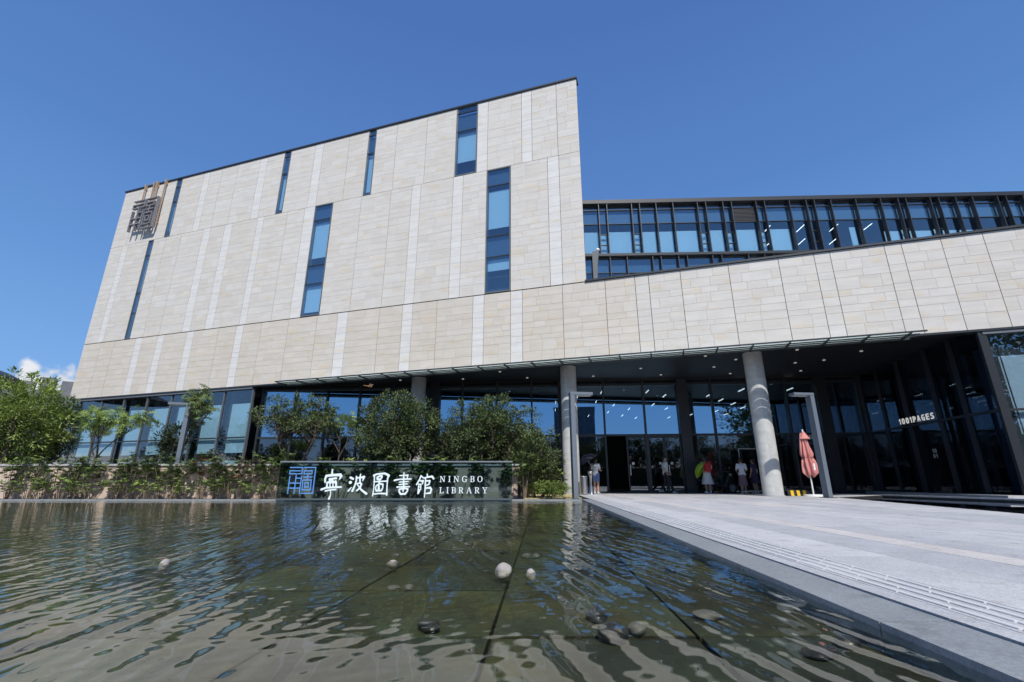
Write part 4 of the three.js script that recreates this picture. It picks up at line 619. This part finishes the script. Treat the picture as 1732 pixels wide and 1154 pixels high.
// ---------------------------------------------------------------- people
const skin = std(RGB(.48, .29, .20), .6), hairM = std(RGB(.015, .012, .01), .5);
function field(bones, k) { return (x, y, z) => { let d = 1e9; for (const [a, b] of bones) d = smin(d, capsule(x, y, z, a, b), k); return d; }; }
function bounds(bones, pad) { const lo = [1e9, 1e9, 1e9], hi = [-1e9, -1e9, -1e9]; for (const e of bones) for (const q of e) for (let k = 0; k < 3; k++) { lo[k] = Math.min(lo[k], q[k] - q[3] - pad); hi[k] = Math.max(hi[k], q[k] + q[3] + pad); } return [lo, hi]; }
function solid(bones, k = .03, cell = .016) { const [lo, hi] = bounds(bones, cell * 2.5); return nets(field(bones, k), lo, hi, cell); }
function person(label, pos, turn, p, scale = 1) {
  const g = thing('person', label, 'person', pos, turn), r = (q, rad) => [q[0], q[1], q[2], rad];
  const L = p.leg ?? { lk: [-.09, .5, .03], la: [-.09, .08, 0], rk: [.09, .5, .03], ra: [.09, .08, 0] }, A = p.arm;
  const hipL = [-.085, .9, 0], hipR = [.085, .9, 0], shL = [-.175, 1.40, -.01], shR = [.175, 1.40, -.01];
  const torso = [[[-.065, .95, 0, .112], [.065, .95, 0, .112]], [[0, .97, 0, .125], [0, 1.18, .0, .115]], [[0, 1.18, 0, .115], [0, 1.32, 0, .13]], [[-.085, 1.31, 0, .105], [.085, 1.31, 0, .105]], [[-.16, 1.40, -.01, .055], [.16, 1.40, -.01, .055]]];
  const arms = [[r(shL, .054), r(A.le, .041)], [r(A.le, .039), r(A.lh, .026)], [r(shR, .054), r(A.re, .041)], [r(A.re, .039), r(A.rh, .026)]];
  const foot = (a, d) => [[a[0], a[1], a[2], .042], [a[0], .035, a[2] - .03, .034]]; const toe = (a) => [[a[0], .035, a[2] - .02, .034], [a[0] * 1.15, .028, a[2] + .15, .026]];
  const legs = [[r(hipL, .088), r(L.lk, .058)], [r(L.lk, .055), r(L.la, .037)], [r(hipR, .088), r(L.rk, .058)], [r(L.rk, .055), r(L.ra, .037)]];
  const feet = [foot(L.la), toe(L.la), foot(L.ra), toe(L.ra)].map((b) => b.map((q) => [q[0], Math.max(q[1] - (0), q[3]), q[2], q[3]]));
  const lift = (a) => a[1] > .1 ? a[1] - .08 : 0; [L.la, L.la, L.ra, L.ra].forEach((a, i) => feet[i].forEach((q) => { if (q[3] !== .042) q[1] += lift(a); }));
  const neck = [[[0, 1.40, -.01, .06], [0, 1.53, .005, .05]]];
  const head = field([[[0, 1.60, 0, .088], [0, 1.655, -.012, .094]], [[0, 1.60, .03, .07], [0, 1.565, .05, .05]], [[0, 1.60, .098, .012], [0, 1.582, .112, .014]], [[-.093, 1.605, -.005, .014], [-.096, 1.63, -.01, .016]], [[.093, 1.605, -.005, .014], [.096, 1.63, -.01, .016]], [[-.02, 1.553, .092, .008], [.02, 1.553, .092, .008]]], .022);
  const eyes = (x, y, z) => { let d = head(x, y, z); for (const s of [-1, 1]) d = Math.max(d, .012 - Math.hypot(x - s * .033, y - 1.612, z - .096)); return d; };
  const hand = (e, h) => { const d = V(h[0] - e[0], h[1] - e[1], h[2] - e[2]).normalize(), s = new THREE.Vector3().crossVectors(d, V(.2, .3, 1)).normalize(), n = new THREE.Vector3().crossVectors(s, d), at = (a, b, c, q) => [h[0] + d.x * a + s.x * b + n.x * c, h[1] + d.y * a + s.y * b + n.y * c, h[2] + d.z * a + s.z * b + n.z * c, q]; const b = [[at(0, 0, 0, .026), at(.05, .018, 0, .02)], [at(.02, 0, 0, .024), at(.055, -.018, 0, .019)]]; [.03, .011, -.009, -.028].forEach((o, i) => { const l = [.06, .075, .07, .055][i]; b.push([at(.065, o, 0, .0095), at(.065 + l * .55, o * 1.1, .012, .009)], [at(.065 + l * .55, o * 1.1, .012, .009), at(.065 + l * .8, o * 1.1, .035, .0078)]); }); b.push([at(.015, .024, 0, .012), at(.045, .052, .01, .0095)], [at(.045, .052, .01, .0095), at(.072, .06, .022, .0085)]); return solid(b, .008, .006); };
  const body = merged([solid([...torso, ...arms, ...legs, ...neck, ...feet], .035, .017), nets(eyes, [-.13, 1.46, -.13], [.13, 1.78, .15], .009), hand(A.le, A.lh), hand(A.re, A.rh)]);
  part('body', body, skin, g);
  const grow = (b, q) => b.map((s) => s.map((e) => [e[0], e[1], e[2], e[3] + q])), mid = (a, b, t) => [0, 1, 2, 3].map((k) => lerp(a[k], b[k], t));
  if (p.top) { const sl = p.sleeve ?? .7; part('shirt', solid([...grow(torso, .014), ...grow([[arms[0][0], mid(...arms[0], sl)], [arms[2][0], mid(...arms[2], sl)]], .016)], .03, .016), p.top, g); }
  if (p.trousers) { const t = p.cut ?? 1; const f = t >= 1 ? grow(legs.map((b, i) => i % 2 ? [b[0], mid(b[0], b[1], .92)] : b), .016) : grow([[legs[0][0], mid(...legs[0], t)], [legs[2][0], mid(...legs[2], t)]], .022); part('trousers', solid([...grow([torso[0]], .014), ...f], .03, .016), p.trousers, g); }
  if (p.skirt) { const h = p.hem, n = 40, m = 10, pos = [], idx = []; for (let j = 0; j <= m; j++) for (let i = 0; i <= n; i++) { const t = j / m, a = i / n * 6.2832, y = lerp(1.02, h, t), w = lerp(.155, p.flare, t) * (1 + .06 * t * Math.sin(a * 9)), dd = lerp(.125, p.flare * .9, t) * (1 + .06 * t * Math.sin(a * 9)); pos.push(Math.cos(a) * w, y, Math.sin(a) * dd); } for (let j = 0; j < m; j++) for (let i = 0; i < n; i++) { const a = j * (n + 1) + i, b = a + n + 1; idx.push(a, a + 1, b, a + 1, b + 1, b); } const q = new THREE.BufferGeometry(); q.setAttribute('position', new THREE.Float32BufferAttribute(pos, 3)); q.setIndex(idx); q.computeVertexNormals(); part('skirt', metric(q), p.skirt, g); }
  part('hair', nets((x, y, z) => { let d = capsule(x, y, z, [0, 1.625, -.012, .098], [0, 1.665, -.02, .101]); if (p.long) d = smin(d, capsule(x, y, z, [0, 1.62, -.06, .075], [0, 1.40, -.10, .06]), .04); return Math.max(d, (z - .055) - (y - 1.655) * .9, z > .05 ? (1.655 - y) : -1); }, [-.14, 1.32, -.2], [.14, 1.8, .15], .011), p.hair ?? hairM, g);
  part('shoes', solid(grow(feet, .008), .02, .013), p.shoe ?? std(RGB(.5, .5, .5), .7), g);
  g.scale.setScalar(scale); return g;
}
const white = std(RGB(.62, .64, .66), .85), black = std(RGB(.02, .02, .022), .85);
const down = { le: [-.235, 1.13, -.02], lh: [-.25, .88, .05], re: [.235, 1.13, -.02], rh: [.25, .88, .05] };
person('person in white top and blue shorts holding a dark parasol beside the steel stands', [3.95, 0, -22.9], Math.PI * .8, { arm: { le: [-.23, 1.15, .02], lh: [-.17, 1.12, .24], re: [.235, 1.16, .06], rh: [.13, 1.28, .26] }, top: white, trousers: std(RGB(.13, .20, .38), .85), cut: .62, long: true }, .93);
person('person walking to the right in white t-shirt and black trousers before the doors', [7.5, 0, -23.7], Math.PI / 2 + .1, { leg: { lk: [-.08, .5, .16], la: [-.08, .08, .30], rk: [.08, .49, .0], ra: [.08, .14, -.30] }, arm: { le: [-.225, 1.15, -.14], lh: [-.22, .93, -.02], re: [.225, 1.14, .08], rh: [.2, .96, .27] }, top: white, trousers: black });
person('person seen from behind in pink top and white skirt, carrying a red backpack', [9.35, 0, -23.3], Math.PI + .1, { arm: { le: [-.25, 1.18, .0], lh: [-.22, 1.12, .2], re: [.25, 1.18, 0], rh: [.2, 1.15, .2] }, top: std(RGB(.62, .45, .47), .85), sleeve: 1, skirt: std(RGB(.58, .60, .62), .85), hem: .42, flare: .27, long: true, shoe: white });
person('person seen from behind in white t-shirt and mauve skirt near the notice stand', [10.85, 0, -22.9], Math.PI - .15, { arm: { le: [-.25, 1.14, .03], lh: [-.16, 1.05, .22], re: [.25, 1.14, .03], rh: [.16, 1.05, .22] }, top: std(RGB(.68, .70, .74), .85), skirt: std(RGB(.20, .13, .16), .85), hem: .38, flare: .22 }, .93);
person('person in a dark navy dress before the notice stand by the right column', [11.62, 0, -23.3], Math.PI + .5, { arm: down, top: std(RGB(.035, .03, .075), .85), sleeve: .35, skirt: std(RGB(.03, .027, .06), .85), hem: .5, flare: .25, long: true }, .92);
{ // red backpack worn by the third person
  const b = thing('backpack', 'red backpack on the back of the person in the white skirt', 'backpack', [9.35 - .02, 1.0, -23.3 + .215], Math.PI + .1), red = std(RGB(.46, .022, .03), .7);
  const rb = (w, h, d, x, y, z, r) => nets((px, py, pz) => { const q = [Math.abs(px - x) - w / 2 + r, Math.abs(py - y) - h / 2 + r, Math.abs(pz - z) - d / 2 + r]; return Math.hypot(...q.map((v) => Math.max(v, 0))) + Math.min(Math.max(...q), 0) - r; }, [x - w / 2 - .03, y - h / 2 - .03, z - d / 2 - .03], [x + w / 2 + .03, y + h / 2 + .03, z + d / 2 + .03], .013);
  part('main_bag', rb(.34, .46, .14, 0, .22, 0, .06), red, b); part('front_pocket', rb(.25, .2, .06, 0, .12, -.085, .025), red, b); part('flap', rb(.31, .07, .05, 0, .36, -.06, .02), std(RGB(.36, .015, .025), .7), b);
  for (const s of [-1, 1]) part('strap', taper([V(s * .1, .43, .05), V(s * .12, .47, .17), V(s * .13, .40, .33), V(s * .13, .2, .33)], .018, .016, 6), red, b);
}
function brolly(o, r, h, m, ribM, n = 8) {   // open canopy with sagging panels, ribs and shaft
  const seg = 6, pos = [], idx = [], N = n * 4; for (let j = 0; j <= seg; j++) for (let i = 0; i <= N; i++) { const a = i / N * 6.2832, t = j / seg, k = Math.abs(Math.sin(a * n / 2)), R = r * Math.sin(t * 1.25) / Math.sin(1.25) * (1 - .05 * k * t); pos.push(Math.cos(a) * R, h - r * .62 * (1 - Math.cos(t * 1.25)) / (1 - Math.cos(1.25)) * (1 - .06 * k), Math.sin(a) * R); }
  for (let j = 0; j < seg; j++) for (let i = 0; i < N; i++) { const a = j * (N + 1) + i, b = a + N + 1; idx.push(a, a + 1, b, a + 1, b + 1, b); } const g = new THREE.BufferGeometry(); g.setAttribute('position', new THREE.Float32BufferAttribute(pos, 3)); g.setIndex(idx); g.computeVertexNormals(); part('canopy', metric(g), m, o);
  for (let k = 0; k < n; k++) { const a = k / n * 6.2832, pts = [0.05, .4, .75, 1].map((t) => V(Math.cos(a) * r * Math.sin(t * 1.25) / Math.sin(1.25) * .985, h - .008 - r * .62 * (1 - Math.cos(t * 1.25)) / (1 - Math.cos(1.25)), Math.sin(a) * r * Math.sin(t * 1.25) / Math.sin(1.25) * .985)); part('rib', taper(pts, .004, .003, 4), ribM, o); }
  part('shaft', new THREE.CylinderGeometry(.007, .007, h, 8).translate(0, h / 2, 0), ribM, o); part('handle', new THREE.TorusGeometry(.03, .011, 8, 12, Math.PI).rotateZ(Math.PI).translate(.03, 0, 0), ribM, o); part('ferrule', new THREE.ConeGeometry(.01, .07, 8).translate(0, h + .03, 0), ribM, o);
}
{
  const a = thing('parasol', 'dark grey open parasol tilted over the person in blue shorts', 'parasol', [3.80, 1.13, -22.78]); a.rotation.set(.05, 0, .55); brolly(a, .5, .72, std(RGB(.06, .06, .075), .8), steel);
  const b = thing('parasol', 'lime green open parasol lowered beside the person with the red backpack', 'parasol', [9.18, .98, -23.1]); b.rotation.set(0, -.52, 1.0, 'YXZ'); brolly(b, .46, .42, new THREE.MeshPhysicalMaterial({ color: RGB(.45, .66, .03), roughness: .9, transmission: .3, thickness: 0 }), steel);
}
{ // dark scooter parked by the glass, seen behind the person with the backpack
  const s = thing('parked_scooter', 'dark electric scooter parked against the entrance glass behind the backpack', 'scooter', [10.15, 0, -23.75], .1), b = std(RGB(.02, .02, .022), .4);
  for (const x of [-.58, .58]) { const w = sub('wheel', s); part('tyre', new THREE.TorusGeometry(.21, .045, 10, 28).translate(x, .255, 0), std(RGB(.012, .012, .012), .8), w); part('rim', new THREE.CylinderGeometry(.15, .15, .05, 20).rotateX(Math.PI / 2).translate(x, .255, 0), frameGrey, w); }
  part('body', solid([[[-.55, .5, 0, .11], [-.2, .45, 0, .13]], [[-.2, .4, 0, .09], [.25, .3, 0, .09]], [[.25, .32, 0, .1], [.46, .8, 0, .08]]], .08, .022), b, s); part('seat', solid([[[-.6, .72, 0, .07], [-.1, .74, 0, .08]]], .03, .02), black, s);
  part('fork', taper([V(.47, .95, 0), V(.53, .6, 0), V(.58, .27, .0)], .03, .025, 8), b, s); part('handlebar', taper([V(.36, 1.02, -.32), V(.46, 1.0, -.1), V(.46, 1.0, .1), V(.36, 1.02, .32)], .016, .016, 8), steel, s); part('headlight', new THREE.SphereGeometry(.07, 14, 10).translate(.55, .86, 0), std(RGB(.5, .5, .5), .2), s);
  for (const z of [-.2, .2]) part('mirror', new THREE.SphereGeometry(.05, 10, 8).scale(.3, .7, 1).translate(.42, 1.18, z), steel, s);
}
{ // dragonfly crossing the picture
  const d = thing('dragonfly', 'brown dragonfly in flight in front of the canopy', 'dragonfly', [-.96, 1.12, -3.1], .5); d.rotation.z = -.15; const b = std(RGB(.34, .17, .07), .6), wing = new THREE.MeshPhysicalMaterial({ color: RGB(.75, .6, .45), roughness: .8, transmission: .5, thickness: 0 });
  part('body', solid([[[-.005, 0, 0, .0045], [.006, 0, 0, .005]], [[-.006, 0, 0, .003], [-.04, -.003, 0, .0018]], [[.011, .001, 0, .0042], [.013, .001, 0, .0042]]], .003, .0012), b, d);
  for (const [x, s, a] of [[.005, 1, .25], [.005, -1, .25], [-.001, 1, -.2], [-.001, -1, -.2]]) part('wing', new THREE.SphereGeometry(1, 12, 6).scale(.006, .0004, .021).rotateY(s * a).rotateX(-s * .25).translate(x + a * .01, .006, s * .022), wing, d);
}
// ---------------------------------------------------------------- beyond the left corner
{
  const o = thing('distant_building', 'grey flat-roofed building with upright roof fins beyond the far left trees', 'building', [-66, -.5, -62], .5), wall = std(RGB(.20, .21, .23), .8, { map: concreteMap });
  part('wall', box(-13, 13, 0, 12, -8, 8), wall, o);
  for (let k = 0; k < 14; k++) part('roof_fin', box(-12.9 + k * 1.9, -11.7 + k * 1.9, 12.002, 13.6 - (k % 3) * .3, 6.9, 7.9), wall, o);
  for (let j = 0; j < 3; j++) for (let k = 0; k < 7; k++) { const x = -12 + k * 3.5, y = 1.4 + j * 3.5; part('window', box(x, x + 2.2, y, y + 1.9, 8.002, 8.05), std(RGB(.05, .07, .09), .15), o); }
  const w = thing('concrete_wall', 'low pale concrete wall beyond the far left trees', 'wall', [-38, -.5, -33], .2); part('wall_body', box(-14, 14, 0, 2.3, -.2, .2), concrete, w); part('wall_cap', box(-14.05, 14.05, 2.302, 2.45, -.28, .28), capStone, w); part('footing', box(-14, 14, 0, .3, .202, .5), concrete, w);
  const r = thing('pavilion_roof', 'dark curved roof edge high at the far left edge', 'roof', [-30.9, -.5, -26.5]); part('roof_shell', new THREE.SphereGeometry(3.2, 24, 10, 0, 6.2832, 0, 1.0).scale(1, .5, 1).translate(-1.2, 6.05, 0), darkMetal, r); part('mast', new THREE.CylinderGeometry(.12, .16, 7, 12).translate(-1.2, 3.5, 0), darkMetal, r);
}
// ---------------------------------------------------------------- across the plaza, behind the camera: what the glass mirrors
{
  const far = tree({ seed: 91, h: 7.6, r: 3.1, c0: .7, stems: 1, br: .1, tr: .16, limbs: 26, clumps: 260, per: 24, clump: .6, size: .34, aspect: .5, cols: OLIVE });
  const R0 = rng(19); for (let i = 0; i < 26; i++) { const x = -72 + i * 4.6 + R0() * 1.6, z = 27 + R0() * 7, s = .82 + R0() * .26, l = 'street tree in the row across the plaza, mirrored in the entrance glass'; if (!i) { plant(far, 'street_tree', l, 'tree', [x, 0, z], 0, 'street trees across the plaza'); far.scale.setScalar(s); } else copyOf(far, l, [x, 0, z], i * 1.3, s); }
  copyOf(far, 'big tree on the right of the plaza mirrored in the shop front', [24, 0, 7.5], 2, 1.5);
  const b = thing('office_block', 'dark office block across the street behind the camera, mirrored in the entrance glass', 'building', [0, -.5, 105]), wall = std(RGB(.09, .10, .12), .7); part('wall', box(-7, 5.5, 0, 23, -8, 8), wall, b); part('roof_edge', box(-7.2, 5.7, 23.002, 23.6, -8.2, 8.2), wall, b);
  for (let j = 0; j < 6; j++) for (let k = 0; k < 4; k++) part('window', box(-6.2 + k * 3, -4.2 + k * 3, 2 + j * 3.4, 4 + j * 3.4, -8.05, -8.002), std(RGB(.04, .05, .07), .15), b);
  const h = thing('hedge', 'long clipped hedge across the plaza behind the camera', 'hedge', [0, 0, 24]); const L = Leaves(), R = rng(17); for (let k = 0; k < 12000; k++) L.add(V(-45 + R() * 90, R() * 2.7, (R() - .5) * 1.2), rdir(R), V((R() - .5), 1, R() - .5).normalize(), .28, .16, OLIVE[k % 4].map((q) => q * (.7 + R() * .6))); part('foliage', L.geometry(), leafMat, h); part('hedge_core', box(-45, 45, 0, 2.5, -.45, .45), std(RGB(.02, .025, .012), 1), h);
}
scene.traverse((o) => { if (o.isMesh) { o.castShadow = true; o.receiveShadow = true; } });
renderer.render(scene, camera);
